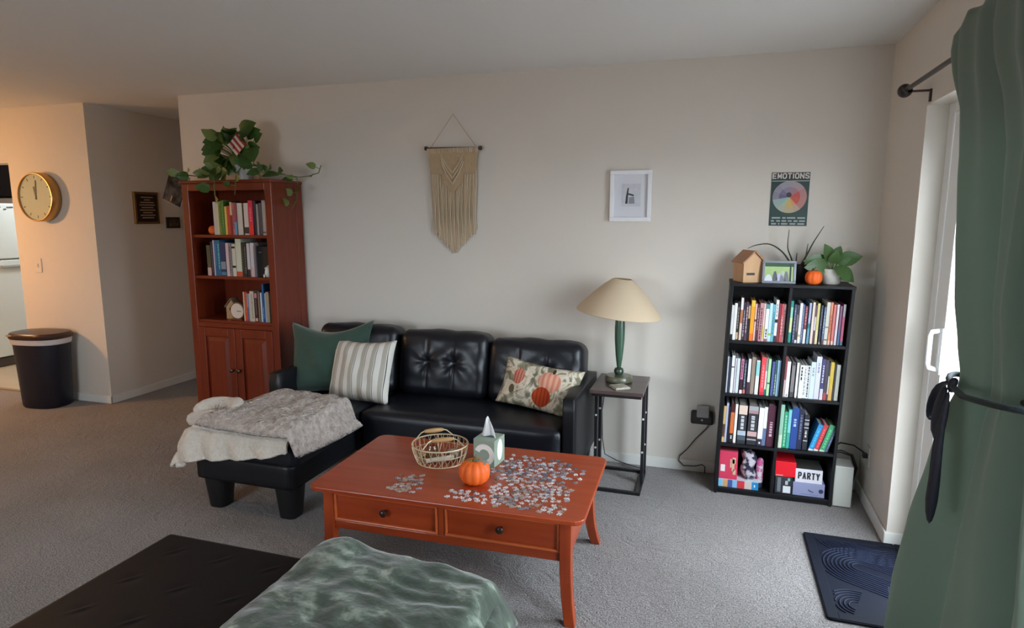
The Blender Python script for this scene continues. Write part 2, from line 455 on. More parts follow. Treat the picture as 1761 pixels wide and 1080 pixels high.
# ------------------------------------------------------------------ kitchen: refrigerator, cupboard
MFR = M('fridge_enamel', (206, 214, 212), .35)
fr = thing('refrigerator', 'white two door refrigerator in the kitchen at the left edge', 'refrigerator', (-7.0, 4.62, 0))
MB().box(-.68, -.05, -.36, .36, .04, 1.695).build('cabinet', MFR, fr, bevel=.008)
MB().box(-.045, 0, -.36, .36, 1.125, 1.695).build('freezer_door', MFR, fr, bevel=.01)
fd = MB().box(-.045, 0, -.36, .36, .11, 1.112).build('door', MFR, fr, bevel=.01)
MB().box(0, .035, -.02, .31, 1.035, 1.06).build('handle', M('fridge_handle', (150, 152, 150), .4), fd, bevel=.006)
MB().box(-.04, -.012, -.35, .35, .015, .10).build('grille', M('fridge_grille', (60, 54, 48), .6), fr)
for yy, zz, ww in ((.03, 1.655, .02), (.09, 1.635, .012), (.14, 1.655, .03)):
    tag(MB().box(-7.0, -6.994, 4.62 + yy - ww, 4.62 + yy + ww, zz - .006, zz + .006).build('fridge_magnet', M('magnet_dark', (70, 70, 74), .5)),
        {.03: 'left one of three small dark magnets on the freezer door', .09: 'lowest small dark magnet, middle of three on the freezer door', .14: 'rightmost and longest dark magnet on the freezer door'}[yy], 'magnet', 'magnets on the freezer door')
cb = thing('kitchen_cabinet', 'dark brown kitchen cabinet above the white refrigerator', 'cabinet', (-7.1, 4.62, 1.76))
MDK = M('dark_cabinet', (16, 11, 9), .9, .05)
MB().box(-.6, -.02, -.45, .45, 0, .66).build('body', MDK, cb, bevel=.004)
for s_ in (-1, 1):
    MB().box(-.02, 0, .004 if s_ > 0 else -.445, .445 if s_ > 0 else -.004, .01, .65).build('door', MDK, cb, bevel=.004)

# ------------------------------------------------------------------ wall clock
ck = thing('wall_clock', 'round brass rimmed clock with cream face on the orange lit wall', 'clock', (-5.285, BY, 1.715), (RAD(90), 0, 0))
MB().lathe([(.19, 0), (.198, .008), (.198, .078), (.193, .085), (.187, .085), (.184, .06), (.05, .055)], 48).build('rim', MGOLD, ck, smooth=40)
MB().lathe([(.001, .060), (.186, .060), (.186, .070), (.001, .070)], 48).build('face', M('clock_face', (222, 208, 184), .5), ck)
hm = M('clock_hand', (96, 72, 46), .4)
hd = MB(); hd.box(-.007, .007, -.02, .085, .071, .073, Matrix.Rotation(RAD(10), 4, 'Z')); hd.build('hour_hand', hm, ck)
hd = MB(); hd.box(-.005, .005, -.02, .135, .0735, .075, Matrix.Rotation(RAD(-6), 4, 'Z')); hd.build('minute_hand', hm, ck)
for i in range(12):
    t = MB(); t.box(-.004, .004, .148, .170, .069, .071, Matrix.Rotation(2 * pi * i / 12, 4, 'Z')); t.build('hour_mark', hm, ck)
MB().lathe([(.001, .079), (.187, .079), (.187, .081), (.001, .081)], 48).build('glass', glass_mat('clock_glass'), ck)
sw = thing('light_switch', 'small beige light switch plate low on the orange lit wall', 'switch', (-5.44, BY, 1.15))
MB().box(-.04, .04, -.008, 0, -.06, .06).build('plate', M('switch_plate', (214, 206, 196), .5), sw, bevel=.003)
MB().box(-.008, .008, -.014, -.006, -.016, .016).build('toggle', M('switch_plate', (214, 206, 196)), sw, bevel=.002)

# trash can
tc = thing('trash_can', 'tall black trash can with brown lid and white bag rim', 'trash can', (-5.255, 3.70, 0), (0, 0, RAD(8)))
tc.scale = (.92, .95, 1)
def oval(a, b, n=32, e=2.6):
    r_ = []
    for k in range(n):
        t = 2 * pi * k / n
        r_.append((a * math.copysign(abs(cos(t)) ** (2 / e), cos(t)), b * math.copysign(abs(sin(t)) ** (2 / e), sin(t))))
    return r_
def oval_loft(secs, e=2.6, n=32, capb=True):
    mb = MB(); vs = []
    for a, b, z in secs:
        vs += [(x, y, z) for x, y in oval(a, b, n, e)]
    fs = [(i * n + k, i * n + (k + 1) % n, (i + 1) * n + (k + 1) % n, (i + 1) * n + k) for i in range(len(secs) - 1) for k in range(n)]
    fs += [tuple(range(n))[::-1], tuple(range((len(secs) - 1) * n, len(secs) * n))]
    return mb.add(vs, fs)
oval_loft([(.185, .135, 0), (.195, .145, .02), (.235, .150, .54), (.238, .152, .56)]).build('bin', M('bin_plastic', (18, 20, 34), .38), tc, smooth=40)
oval_loft([(.237, .152, .528), (.246, .160, .533), (.252, .163, .575), (.240, .152, .58)]).build('bag_rim', M('bag_white', (200, 190, 186), .45, bump=(40, .5, 2, .01)), tc, smooth=40)
oval_loft([(.256, .166, .575), (.262, .170, .585), (.262, .170, .605), (.245, .156, .622), (.10, .08, .632)]).build('lid', M('lid_brown', (58, 34, 26), .33), tc, smooth=40)
MB().box(-.19, -.13, -.158, -.125, .600, .612).build('lid_latch', M('latch', (170, 140, 105), .4), tc, bevel=.003)

# hall wall pictures
gp = thing('framed_plaque', 'gold framed black plaque with pale lines of text on the hall wall', 'plaque', (-4.767, 4.375, 1.632))
MB().box(0, .022, -.125, .125, -.138, .138).build('frame', MGOLD, gp, bevel=.004)
MB().box(.020, .025, -.105, .105, -.118, .118).build('panel', M('plaque_black', (34, 22, 20), .4), gp)
tm = MB()
for i in range(9):
    zz = .092 - i * .022
    ww = (.062, .03, .07, .078, .06, .08, .05, .075, .06)[i]
    tm.box(.0245, .0262, -ww, ww, zz - .004, zz + .004)
o = tm.build('text_lines', M('plaque_text', (176, 150, 120), .5), gp); o['kind'] = 'stuff'
sp_ = thing('small_photo', 'tiny dark framed photo on the hall wall under the plaque', 'picture', (-4.767, 4.655, 1.503))
MB().box(0, .015, -.075, .075, -.05, .05).build('frame', M('dark_frame', (38, 26, 22), .4), sp_, bevel=.003)
MB().box(.013, .017, -.055, .055, -.032, .032).build('print', M('photo_sepia', (92, 74, 60), .5, var=(30, .2), rgb2=(40, 30, 26)), sp_)
# tilted photo at the left of the bookcase
tp = thing('tilted_photo', 'black and white photo print hanging tilted off the left side of the cherry bookcase', 'picture', (-3.655, 3.62, 1.755), (0, RAD(24), 0))
MB().box(-.085, .085, 0, .018, -.115, .115).build('board', M('photo_edge', (196, 186, 170), .5), tp, bevel=.002)
MB().box(-.082, .082, -.002, .001, -.112, .112).build('print', M('photo_bw', (40, 34, 30), .9, .1, var=(14, .12), rgb2=(88, 80, 74)), tp)
MB().box(-.012, -.002, -.006, .0, -.10, -.06).build('clip', MGOLD, tp)

# ------------------------------------------------------------------ cherry bookcase (left)
LBX0, LBX1, LBY0, LBY1, LBH = -3.518, -2.79, 3.54, 3.868, 1.80
lb = thing('cherry_bookcase', 'tall cherry wood bookcase with two panel doors, left of the sofa', 'bookcase', (0, 0, 0))
MB().box(LBX0, LBX0 + .022, LBY0 + .02, LBY1, 0, LBH - .02).build('side_panel', MBKZ, lb, bevel=.002)
sd = MB().box(LBX1 - .022, LBX1, LBY0 + .02, LBY1 - .07, 0, LBH - .02).build('side_panel', MBKZ, lb, bevel=.002)
MB().box(LBX1 - .022, LBX1 + .004, LBY1 - .07, LBY1, 0, LBH - .02).build('rear_post', MBKZ, lb, bevel=.003)
MB().box(LBX0 + .022, LBX1 - .022, LBY1 - .012, LBY1, .04, LBH - .02).build('back_panel', MBKZ, lb)
MB().box(LBX0 - .004, LBX0 + .05, LBY0, LBY0 + .02, 0, LBH - .02).build('stile', MBKZ, lb, bevel=.003)
MB().box(LBX1 - .05, LBX1 + .004, LBY0, LBY0 + .02, 0, LBH - .02).build('stile', MBKZ, lb, bevel=.003)
MB().box(LBX0 - .012, LBX1 + .012, LBY0 - .012, LBY1, LBH - .02, LBH).build('top_board', MBKX, lb, bevel=.004)
MB().box(LBX0 + .05, LBX1 - .05, LBY0, LBY0 + .02, LBH - .07, LBH - .02).build('top_rail', MBKX, lb, bevel=.003)
LSH = (1.432, 1.147, .836)
for zz in LSH:
    MB().box(LBX0 + .022, LBX1 - .022, LBY0 + .012, LBY1 - .012, zz - .02, zz).build('shelf', MBKX, lb, bevel=.002)
MB().box(LBX0 + .05, LBX1 - .05, LBY0, LBY0 + .02, .785, .816).build('middle_rail', MBKX, lb, bevel=.003)
MB().box(LBX0 + .05, LBX1 - .05, LBY0, LBY0 + .02, 0, .08).build('plinth', MBKX, lb, bevel=.003)
xm = (LBX0 + LBX1) / 2
for s_, xa, xb in ((0, LBX0 + .052, xm - .002), (1, xm + .002, LBX1 - .052)):
    p = MB()
    p.box(xa, xa + .055, LBY0 - .002, LBY0 + .018, .084, .782); p.box(xb - .055, xb, LBY0 - .002, LBY0 + .018, .084, .782)
    p.box(xa + .055, xb - .055, LBY0 - .002, LBY0 + .018, .084, .145); p.box(xa + .055, xb - .055, LBY0 - .002, LBY0 + .018, .72, .782)
    dr = p.build('door', MBKZ, lb, bevel=.004)
    q = MB(); x0, x1, z0, z1 = xa + .055, xb - .055, .145, .72
    i_ = .035
    q.add([(x0, LBY0 + .012, z0), (x1, LBY0 + .012, z0), (x1, LBY0 + .012, z1), (x0, LBY0 + .012, z1),
           (x0 + i_, LBY0 + .001, z0 + i_), (x1 - i_, LBY0 + .001, z0 + i_), (x1 - i_, LBY0 + .001, z1 - i_), (x0 + i_, LBY0 + .001, z1 - i_)],
          [(0, 1, 5, 4), (1, 2, 6, 5), (2, 3, 7, 6), (3, 0, 4, 7), (4, 5, 6, 7)])
    q.build('raised_panel', MBKZ, dr)
    kx = xb - .028 if s_ == 0 else xa + .028
    k = MB(); k.lathe([(.006, 0), (.007, .012), (.014, .018), (.015, .026), (.006, .032)], 14, Matrix.Translation((kx, LBY0 - .002, .487)) @ Matrix.Rotation(RAD(90), 4, 'X'))
    k.build('knob', MKNOB, dr, smooth=50)

# ------------------------------------------------------------------ black bookcase (right), leaning a touch to the right
SH = 0.027
BX, BYF, BYB, BWID, BHT = 0.066, 3.592, 3.862, 0.606, 1.20
def rack(me):
    for v in me.vertices: v.co.x += SH * v.co.z
    return me
bb = thing('black_bookcase', 'low black cube bookcase with eight compartments right of the lamp table', 'bookcase', (BX, 0, 0))
def bbox(name, *a, mat=MBLK):
    o = MB().box(*a).build(name, mat, bb, bevel=.0015); rack(o.data); return o
T = .016
bbox('side_panel', 0, T, BYF, BYB, 0, BHT - T)
bbox('side_panel', BWID - T, BWID, BYF, BYB, 0, BHT - T)
bbox('top_board', -.003, BWID + .003, BYF - .003, BYB, BHT - T, BHT)
BSH = (.886, .586, .297, .035)
for zz in BSH:
    bbox('shelf', T, BWID - T, BYF + .002, BYB - .006, zz - T, zz)
bbox('kick_board', T, BWID - T, BYF + .012, BYF + .025, 0, .035 - T)
bbox('back_panel', T, BWID - T, BYB - .006, BYB, .02, BHT - T)
tops = (BHT - T, BSH[0] - T, BSH[1] - T, BSH[2] - T)
for zz, zt in zip(BSH, tops):
    bbox('divider', BWID / 2 - T / 2, BWID / 2 + T / 2, BYF + .002, BYB - .006, zz, zt)
CELL = {'L': (T + .002, BWID / 2 - T / 2 - .002), 'R': (BWID / 2 + T / 2 + .002, BWID - T - .002)}

# ------------------------------------------------------------------ books
ORD = ['first', 'second', 'third', 'fourth', 'fifth', 'sixth', 'seventh', 'eighth', 'ninth', 'tenth', 'eleventh', 'twelfth', 'thirteenth', 'fourteenth', 'fifteenth', 'sixteenth', 'seventeenth', 'eighteenth', 'nineteenth']
def darker(c, k=.55): return tuple(int(v * k) for v in c)
def book(x, y, z, wd, ht, dp, col, bands, label, group, lean=0.0, title=None):
    """spine faces -Y; origin at the bottom front left corner; child pages, bands, title marks"""
    t = thing('book', label, 'book', (x, y, z), (0, lean, 0), group)
    c = MB(); b = min(.003, wd * .2)
    c.box(0, wd, 0, .003, 0, ht)
    c.box(0, b, .003, dp, 0, ht); c.box(wd - b, wd, .003, dp, 0, ht)
    c.build('cover', C(*col, .45), t)
    MB().box(b, wd - b, .003, dp - .004, .004, ht - .004).build('pages', MPAGE, t)
    if bands:
        for z0, z1, bc in bands:
            MB().box(.0004, wd - .0004, -.0008, .001, z0 * ht, z1 * ht).build('spine_band', C(*bc, .45), t)
    if title:
        z0, z1, tc_ = title
        mk = MB(); zc = z0 * ht
        r_ = random.Random(int(x * 1e4) + int(z * 1e3))
        while zc < z1 * ht:
            l_ = min(.006 + r_.random() * .012, z1 * ht - zc)
            mk.box(wd * .32, wd * .68, -.0014, -.0004, zc, zc + l_)
            zc += l_ + .003 + r_.random() * .003
        o = mk.build('spine_lettering', C(*tc_, .5), t); o['kind'] = 'stuff'
    return t
W_, K_ = (226, 222, 218), (30, 28, 32)
# each entry: start, end (pixels across the shelf), height (pixels), spine colour, colour words, bands, title
SHELVES = []
SHELVES.append(('black', 'L', 0, 100, 905, 8.31, 322, [
 (100, 140, 515, W_, 'white', [(0, .16, K_)], None), (142, 184, 545, (230, 226, 222), 'plain white', [], None),
 (186, 222, 570, (34, 28, 32), 'black', [(.02, .2, (196, 176, 140))], (.3, .85, (176, 160, 150))),
 (232, 272, 625, (178, 110, 78), 'tan and white', [(.72, 1, W_), (0, .4, (218, 196, 178))], None),
 (274, 312, 560, (58, 44, 66), 'dark violet', [], (.1, .8, (190, 180, 190))),
 (314, 350, 570, (84, 58, 72), 'dusky mauve', [], (.2, .9, (206, 190, 190))),
 (352, 386, 540, (30, 26, 28), 'black and cream', [(.6, .95, (196, 160, 120))], None),
 (388, 446, 595, (238, 158, 34), 'bright amber', [(0, .18, (228, 110, 40)), (.85, 1, (232, 196, 70))], None),
 (450, 483, 545, (214, 176, 176), 'pale pink', [(.52, .58, (110, 60, 70))], None),
 (485, 516, 540, (84, 36, 52), 'burgundy', [], (.3, .9, (200, 170, 176))),
 (520, 572, 560, (198, 142, 144), 'rose', [], (.05, .9, (92, 40, 54))),
 (575, 606, 555, (218, 188, 184), 'blush', [(.1, .4, (214, 190, 90))], None),
 (610, 660, 545, (230, 230, 230), 'white and teal', [(.88, 1, (70, 140, 145)), (0, .08, (150, 100, 100))], (.12, .35, K_)),
 (664, 710, 560, (184, 214, 232), 'pale blue', [(.16, .22, (150, 180, 80))], None),
 (712, 748, 545, (104, 176, 192), 'aqua', [], (.2, .8, (60, 110, 130))),
 (750, 792, 615, (226, 224, 226), 'white and black', [(0, .15, (60, 50, 60)), (.46, .54, K_)], (.6, .9, (150, 140, 140))),
 (796, 832, 560, (132, 44, 54), 'dark red', [], None), (835, 867, 560, (204, 74, 84), 'coral red', [], (.2, .7, (236, 200, 200))),
 (869, 900, 555, (228, 192, 188), 'pinkish white', [], (.15, .85, (180, 70, 80)))]))
SHELVES.append(('black', 'R', 0, 118, 1062, 9.0, 319, [
 (120, 165, 650, (44, 150, 136), 'teal green', [(.25, .6, (222, 226, 160)), (.6, .85, (150, 215, 190))], None),
 (180, 224, 600, (60, 66, 96), 'slate navy', [], (.1, .9, (150, 160, 180))),
 (228, 268, 590, (52, 50, 54), 'charcoal', [(0, .08, W_), (.3, .75, (110, 100, 100))], None),
 (275, 322, 620, W_, 'white', [(.16, .22, (200, 180, 110))], None),
 (324, 358, 600, (86, 106, 148), 'steel blue', [], (.1, .9, (150, 160, 180))),
 (362, 408, 580, (116, 50, 62), 'wine red and white', [(0, .38, W_)], (.5, .95, (210, 140, 140))),
 (425, 466, 630, (94, 144, 168), 'blue green', [(.5, 1, (170, 170, 200)), (.38, .5, (20, 120, 120))], None),
 (485, 528, 640, (224, 204, 188), 'cream', [], None),
 (530, 560, 600, (98, 60, 74), 'plum', [(.35, .7, (214, 200, 204))], None),
 (564, 608, 625, (198, 190, 116), 'olive yellow', [(0, .35, (222, 206, 160))], None),
 (624, 660, 600, (44, 42, 60), 'dark navy', [(0, .06, (150, 150, 140))], (.4, .9, (120, 120, 150))),
 (676, 708, 580, (84, 106, 140), 'dull blue', [(0, .12, (110, 50, 60))], (.3, .9, (190, 200, 210))),
 (714, 772, 650, (208, 202, 190), 'off white', [(.1, .13, (90, 90, 90)), (.40, .43, (110, 110, 100))], None),
 (778, 818, 650, (216, 134, 98), 'orange', [(0, .1, (224, 176, 150))], (.3, .7, (150, 70, 40))),
 (832, 874, 615, (214, 116, 112), 'salmon', [(0, .1, (226, 196, 190))], None),
 (884, 922, 620, (216, 204, 208), 'pale grey pink', [], None),
 (934, 972, 600, (124, 74, 110), 'mauve', [(0, .4, (70, 100, 140))], None),
 (984, 1026, 625, (180, 80, 112), 'magenta', [(.7, 1, (150, 150, 150)), (0, .1, (70, 110, 130))], None)]))
SHELVES.append(('black', 'L', 1, 88, 1036, 9.82, 318, [
 (90, 117, 640, (192, 196, 206), 'silver grey', [], None), (120, 164, 630, (52, 52, 66), 'blackish navy', [], None),
 (168, 220, 660, (230, 230, 232), 'white', [(.68, .71, K_)], None), (228, 258, 620, (204, 198, 208), 'lilac white', [], None),
 (264, 318, 615, (204, 212, 212), 'pale grey', [(0, 1, (204, 212, 212))], None),
 (334, 388, 630, (66, 30, 46), 'black and pink', [(.40, .97, (194, 124, 152)), (0, .1, W_)], (.45, .95, (110, 50, 80))),
 (398, 444, 590, (52, 56, 70), 'slate grey', [(0, .12, (200, 110, 110))], (.2, .9, (150, 160, 176))),
 (464, 514, 620, (228, 228, 232), 'white and plum', [(0, .34, (70, 40, 60))], None),
 (528, 594, 650, (150, 130, 116), 'taupe', [], None),
 (608, 672, 600, (226, 228, 226), 'white and aqua', [(.55, .97, (140, 204, 204))], None),
 (694, 774, 665, (226, 70, 76), 'bright red', [(0, .08, (206, 50, 70))], (.2, .8, (240, 150, 150))),
 (776, 812, 640, (222, 220, 218), 'white and grey', [(0, .16, (50, 110, 100)), (.66, 1, (150, 150, 150))], None),
 (815, 864, 640, (174, 216, 164), 'pale green', [(.32, .36, (60, 90, 80))], None),
 (884, 932, 600, (74, 84, 140), 'indigo', [], (.1, .9, (104, 116, 170))),
 (936, 974, 625, (48, 88, 84), 'dark green', [], (.05, .6, (190, 200, 190))),
 (978, 1034, 625, (166, 206, 236), 'sky blue', [], None)]))
SHELVES.append(('black', 'R', 1, 88, 1090, 9.81, 316, [
 (90, 126, 700, (148, 60, 66), 'maroon and pink', [(0, .42, (206, 180, 182))], None),
 (128, 192, 610, (236, 234, 236), 'bright white', [], (.03, .1, (120, 120, 120))),
 (214, 282, 610, (70, 68, 70), 'charcoal grey', [(.15, .9, (128, 122, 124))], None),
 (304, 346, 600, (232, 234, 232), 'thin white', [], None),
 (364, 432, 565, (234, 232, 230), 'white, boldly lettered', [], (.55, .95, (40, 40, 44))),
 (434, 492, 560, (228, 228, 228), 'white, grey lettered', [], (.1, .95, (150, 150, 154))),
 (494, 556, 560, (232, 232, 232), 'white, heavily lettered', [], (.05, .97, (50, 50, 56))),
 (558, 644, 630, (206, 220, 228), 'wide icy white', [], (.62, .85, (150, 166, 176))),
 (648, 738, 725, (214, 214, 226), 'tallest white', [], (.62, .85, (150, 150, 170))),
 (744, 804, 690, (64, 60, 112), 'dark purple', [(0, .27, (216, 206, 214))], (.42, .85, (220, 216, 230))),
 (808, 866, 680, (66, 60, 72), 'grey and red', [(0, .18, (180, 64, 74))], None),
 (868, 896, 640, (60, 50, 56), 'dark and cream', [(.16, .64, (214, 206, 190))], None),
 (898, 962, 645, (216, 184, 62), 'golden yellow', [(0, .3, (220, 172, 90))], None),
 (966, 1006, 620, (46, 36, 30), 'black brown', [], None),
 (1010, 1076, 605, (192, 192, 178), 'grey cream', [], None)]))
SHELVES.append(('black', 'L', 2, 112, 1040, 9.82, 312, [
 (116, 162, 645, (206, 172, 112), 'ochre and black', [(.15, .5, (90, 60, 40))], None),
 (164, 202, 700, (170, 176, 206), 'periwinkle', [], None),
 (204, 242, 640, (26, 24, 40), 'black', [], None),
 (246, 316, 690, (70, 26, 30), 'dark red with orange panel', [(.24, .78, (208, 108, 54)), (0, .22, (40, 34, 40))], (.1, .18, W_)),
 (322, 368, 690, (236, 230, 220), 'slim white', [], None),
 (386, 536, 690, (46, 46, 54), 'thick black, beige topped', [(.76, .99, (222, 196, 180)), (.22, .34, (176, 184, 196)), (.10, .20, (74, 88, 98))], (.38, .72, (196, 196, 196))),
 (560, 730, 690, (46, 46, 52), 'thick black, grey topped', [(.88, .99, (160, 160, 164)), (.80, .88, (170, 130, 132)), (.22, .34, (200, 160, 160)), (.12, .15, (180, 170, 170))], (.38, .74, (196, 196, 196))),
 (744, 830, 665, (232, 232, 238), 'white and navy', [(0, .18, (36, 38, 60))], (.05, .1, W_)),
 (834, 896, 680, (232, 232, 234), 'white and denim blue', [(0, .45, (96, 112, 150))], None),
 (900, 1028, 725, (78, 32, 52), 'thick burgundy', [], (.25, .6, (206, 170, 186)))]))
SHELVES.append(('black', 'R', 2, 98, 1120, 9.81, 308, [
 (100, 170, 740, (150, 194, 170), 'sage green', [(0, .3, (206, 214, 190))], None),
 (178, 250, 620, (44, 152, 108), 'emerald', [], (.05, .9, (150, 206, 180))),
 (252, 314, 670, (60, 160, 146), 'turquoise', [(.4, .97, (130, 200, 206))], None),
 (318, 446, 700, (34, 70, 142), 'thick royal blue', [], (.55, .75, (180, 196, 226))),
 (450, 542, 690, (30, 34, 66), 'midnight blue', [], (.25, .85, (110, 118, 140))),
 (556, 646, 600, (36, 36, 44), 'black, white banded', [(.84, .86, W_), (.70, .78, (140, 140, 150)), (.62, .64, W_), (.25, .27, W_)], (.36, .55, W_))]))
def build_books():
    for kind, side, row, p0, p1, zs, pxm, lst in SHELVES:
        x0, x1 = CELL[side]
        zf = BSH[row]
        if side == 'R' and row == 2: p1 = 1120
        k = (x1 - x0) / (p1 - p0)
        nm = {('L', 0): 'top left', ('R', 0): 'top right', ('L', 1): 'second row left', ('R', 1): 'second row right', ('L', 2): 'third row left', ('R', 2): 'third row right'}[(side, row)]
        hmax = (tops[row] - zf) - .012
        for i, (a, b, hp, col, cw, bands, title) in enumerate(lst):
            ht = min(hp / zs / pxm * 1.0, hmax)
            wd = max(.007, (b - a) * k - .0008)
            x = BX + x0 + (a - p0) * k + SH * zf
            dp = .15 + .03 * rnd.random()
            book(x, BYF + .022 + .008 * rnd.random(), zf, wd, ht, dp, col, bands,
                 '%s book, %s from left, %s of black bookcase' % (cw, ORD[i], nm),
                 'books in the black bookcase', SH, title)
build_books()
# three slanting slim books, third row right
for i, (px, ht, wd, col, cw, bd) in enumerate(((664, .158, .024, (46, 142, 204), 'bright blue', [(0, .08, W_)]), (764, .160, .022, (200, 62, 68), 'red', [(0, .08, W_)]), (866, .162, .026, (66, 150, 104), 'green', [(0, .08, (190, 210, 200))]), (974, .160, .012, (84, 92, 120), 'grey blue', []))):
    x0, x1 = CELL['R']; k = (x1 - x0) / (1120 - 98)
    book(BX + x0 + (px - 98) * k + SH * .3 + .002, BYF + .03, .297, wd, ht, .13, col, bd, '%s slim book, %s of four slanting in black bookcase third row' % (cw, ORD[i]), 'books in the black bookcase', RAD(16.5), (.15, .85, tuple(min(255, int(v * 1.25 + 20)) for v in col)))

LEFTB = [
 (0, 340, 1520, 11.74, 254, 40, [
 (338, 398, 670, (190, 184, 180), 'grey white', [], None), (400, 454, 660, (196, 188, 158), 'cream', [], None),
 (456, 502, 680, (132, 142, 52), 'olive green', [], (.3, .9, (100, 110, 40))), (504, 560, 700, (76, 120, 54), 'leaf green', [], (.2, .8, (110, 150, 80))),
 (574, 622, 575, (220, 184, 92), 'yellow', [], None), (630, 692, 585, (190, 62, 46), 'tomato red', [], None),
 (694, 742, 665, (128, 32, 36), 'crimson and cream', [(.6, 1, (210, 180, 140))], None), (744, 790, 650, (186, 108, 118), 'dusty pink', [], (.2, .8, (130, 60, 70))),
 (794, 848, 650, (150, 70, 84), 'mauve and blue', [(0, .4, (90, 150, 190))], None), (858, 968, 640, (202, 194, 184), 'wide white', [], None),
 (974, 1010, 600, (48, 34, 30), 'black brown', [], None), (1012, 1104, 640, (204, 196, 186), 'white, black marked', [(.05, .25, (50, 44, 40))], None),
 (1108, 1204, 690, (212, 44, 74), 'hot pink and red', [(0, .3, (216, 50, 44))], (.4, .8, (240, 110, 130))), (1214, 1264, 680, (32, 36, 56), 'navy', [], None),
 (1270, 1314, 620, (150, 146, 140), 'thin grey', [], None), (1320, 1376, 640, (96, 82, 92), 'mauve grey', [], None),
 (1378, 1444, 690, (178, 168, 162), 'pale grey', [(.06, .10, (90, 80, 76))], None), (1460, 1516, 650, (190, 176, 164), 'off white', [], None)]),
 (1, 155, 1520, 11.0, 254, 0, [
 (155, 238, 590, (96, 86, 58), 'drab olive and pink', [(0, .26, (214, 176, 160))], None), (244, 294, 660, (60, 44, 64), 'dark purple', [], (.1, .9, (100, 80, 100))),
 (298, 338, 690, (190, 180, 190), 'pale lilac', [], None), (342, 402, 690, (30, 92, 140), 'ocean blue', [], (.3, .9, (60, 130, 170))),
 (404, 464, 690, (26, 104, 132), 'teal blue', [], (.2, .9, (110, 190, 196))), (468, 576, 660, (30, 50, 92), 'navy and grey', [(.2, .42, (130, 140, 150)), (.02, .12, (80, 120, 150))], None),
 (586, 644, 640, (206, 182, 182), 'pinkish white', [], None), (648, 700, 640, (140, 130, 130), 'grey', [], (.1, .9, (90, 80, 84))),
 (706, 778, 625, (204, 196, 180), 'cream, black dotted', [(.26, .33, K_), (.86, .92, K_)], None),
 (782, 898, 720, (196, 200, 180), 'tall pale green', [(0, .13, (200, 80, 50))], None), (902, 960, 650, (44, 46, 32), 'dark moss', [], (.2, .8, (80, 76, 60))),
 (964, 1010, 640, (40, 34, 38), 'black', [], (.1, .9, (130, 120, 116))), (1018, 1078, 640, (196, 190, 192), 'white and black', [(0, .22, (50, 36, 50))], None),
 (1088, 1168, 650, (200, 196, 204), 'lilac white', [(0, .28, (206, 180, 184))], None), (1170, 1216, 590, (110, 106, 114), 'dull grey', [], None)]),
 (2, 775, 1500, 12.0, 254, 0, [
 (776, 802, 620, (200, 180, 150), 'thin cream', [], None), (804, 858, 620, (202, 74, 34), 'orange', [], (.3, .8, (220, 110, 60))),
 (860, 902, 590, (96, 90, 130), 'violet grey', [(.5, 1, (130, 140, 170))], None), (906, 940, 590, (176, 176, 176), 'pale grey', [], None),
 (944, 1040, 640, (192, 182, 166), 'wide cream', [], (.1, .9, (150, 140, 126))), (1058, 1124, 630, (60, 38, 42), 'dark brown and pink', [(.8, .96, (190, 130, 136)), (.02, .12, (206, 160, 150))], (.25, .75, (120, 90, 90))),
 (1128, 1164, 640, (150, 120, 96), 'tan', [], None), (1196, 1232, 620, (190, 204, 222), 'icy white', [], None),
 (1236, 1274, 800, (28, 88, 146), 'tall blue', [], (.1, .4, (150, 180, 220))), (1278, 1322, 610, (150, 170, 200), 'pale blue', [], None),
 (1328, 1398, 640, (170, 152, 122), 'beige', [], None), (1402, 1446, 600, (36, 28, 30), 'black', [], None), (1448, 1492, 690, (156, 76, 62), 'rust', [], None)])]
LXA, LXB = -3.364, -2.845
def left_books():
    ranges = {0: (-3.300, -2.848), 1: (-3.388, -2.845), 2: (-3.100, -2.848)}
    for row, p0, p1, zs, pxm, _, lst in LEFTB:
        zf = LSH[row]; x0, x1 = ranges[row]
        k = (x1 - x0) / (p1 - p0)
        nm = ('top', 'middle', 'lower open')[row]
        for i, (a, b, hp, col, cw, bands, title) in enumerate(lst):
            book(x0 + (a - p0) * k, LBY0 + .035 + .01 * rnd.random(), zf, max(.006, (b - a) * k - .0008), hp / zs / pxm, .16, col, bands,
                 '%s book, %s from left, %s shelf of cherry bookcase' % (cw, ORD[i], nm), 'books in the cherry bookcase', -.006, title)
left_books()
# black binder and ornament, middle shelf
bd = thing('black_binder', 'black binder box standing at the right end of the middle cherry shelf', 'box', (-2.968, LBY0 + .05, LSH[1]))
MB().box(0, .10, 0, .18, 0, .21).build('case', M('binder_black', (18, 17, 19), .5), bd, bevel=.004)
MB().box(.015, .035, -.001, .002, .165, .172).build('label', C(120, 116, 112), bd)
bf = thing('bird_figurine', 'small white ceramic bird figurine before the black binder', 'figurine', (-2.872, LBY0 + .035, LSH[1]))
MB().lathe([(.004, 0), (.016, .004), (.024, .028), (.021, .05), (.013, .066), (.004, .082)], 14).build('body', MWHITE, bf, smooth=70)
MB().tube([(0, 0, .06), (-.008, -.012, .066), (-.012, -.022, .062)], [.010, .008, .002], 8).build('head', MWHITE, bf, smooth=70)
tag(MB().lathe([(.005, 0), (.008, .004), (.006, .02), (.003, .022)], 10).build('thimble', MWHITE, None, smooth=60, loc=(-2.905, LBY0 + .035, LSH[1])), 'tiny white thimble left of the bird figurine on the middle cherry shelf', 'thimble')

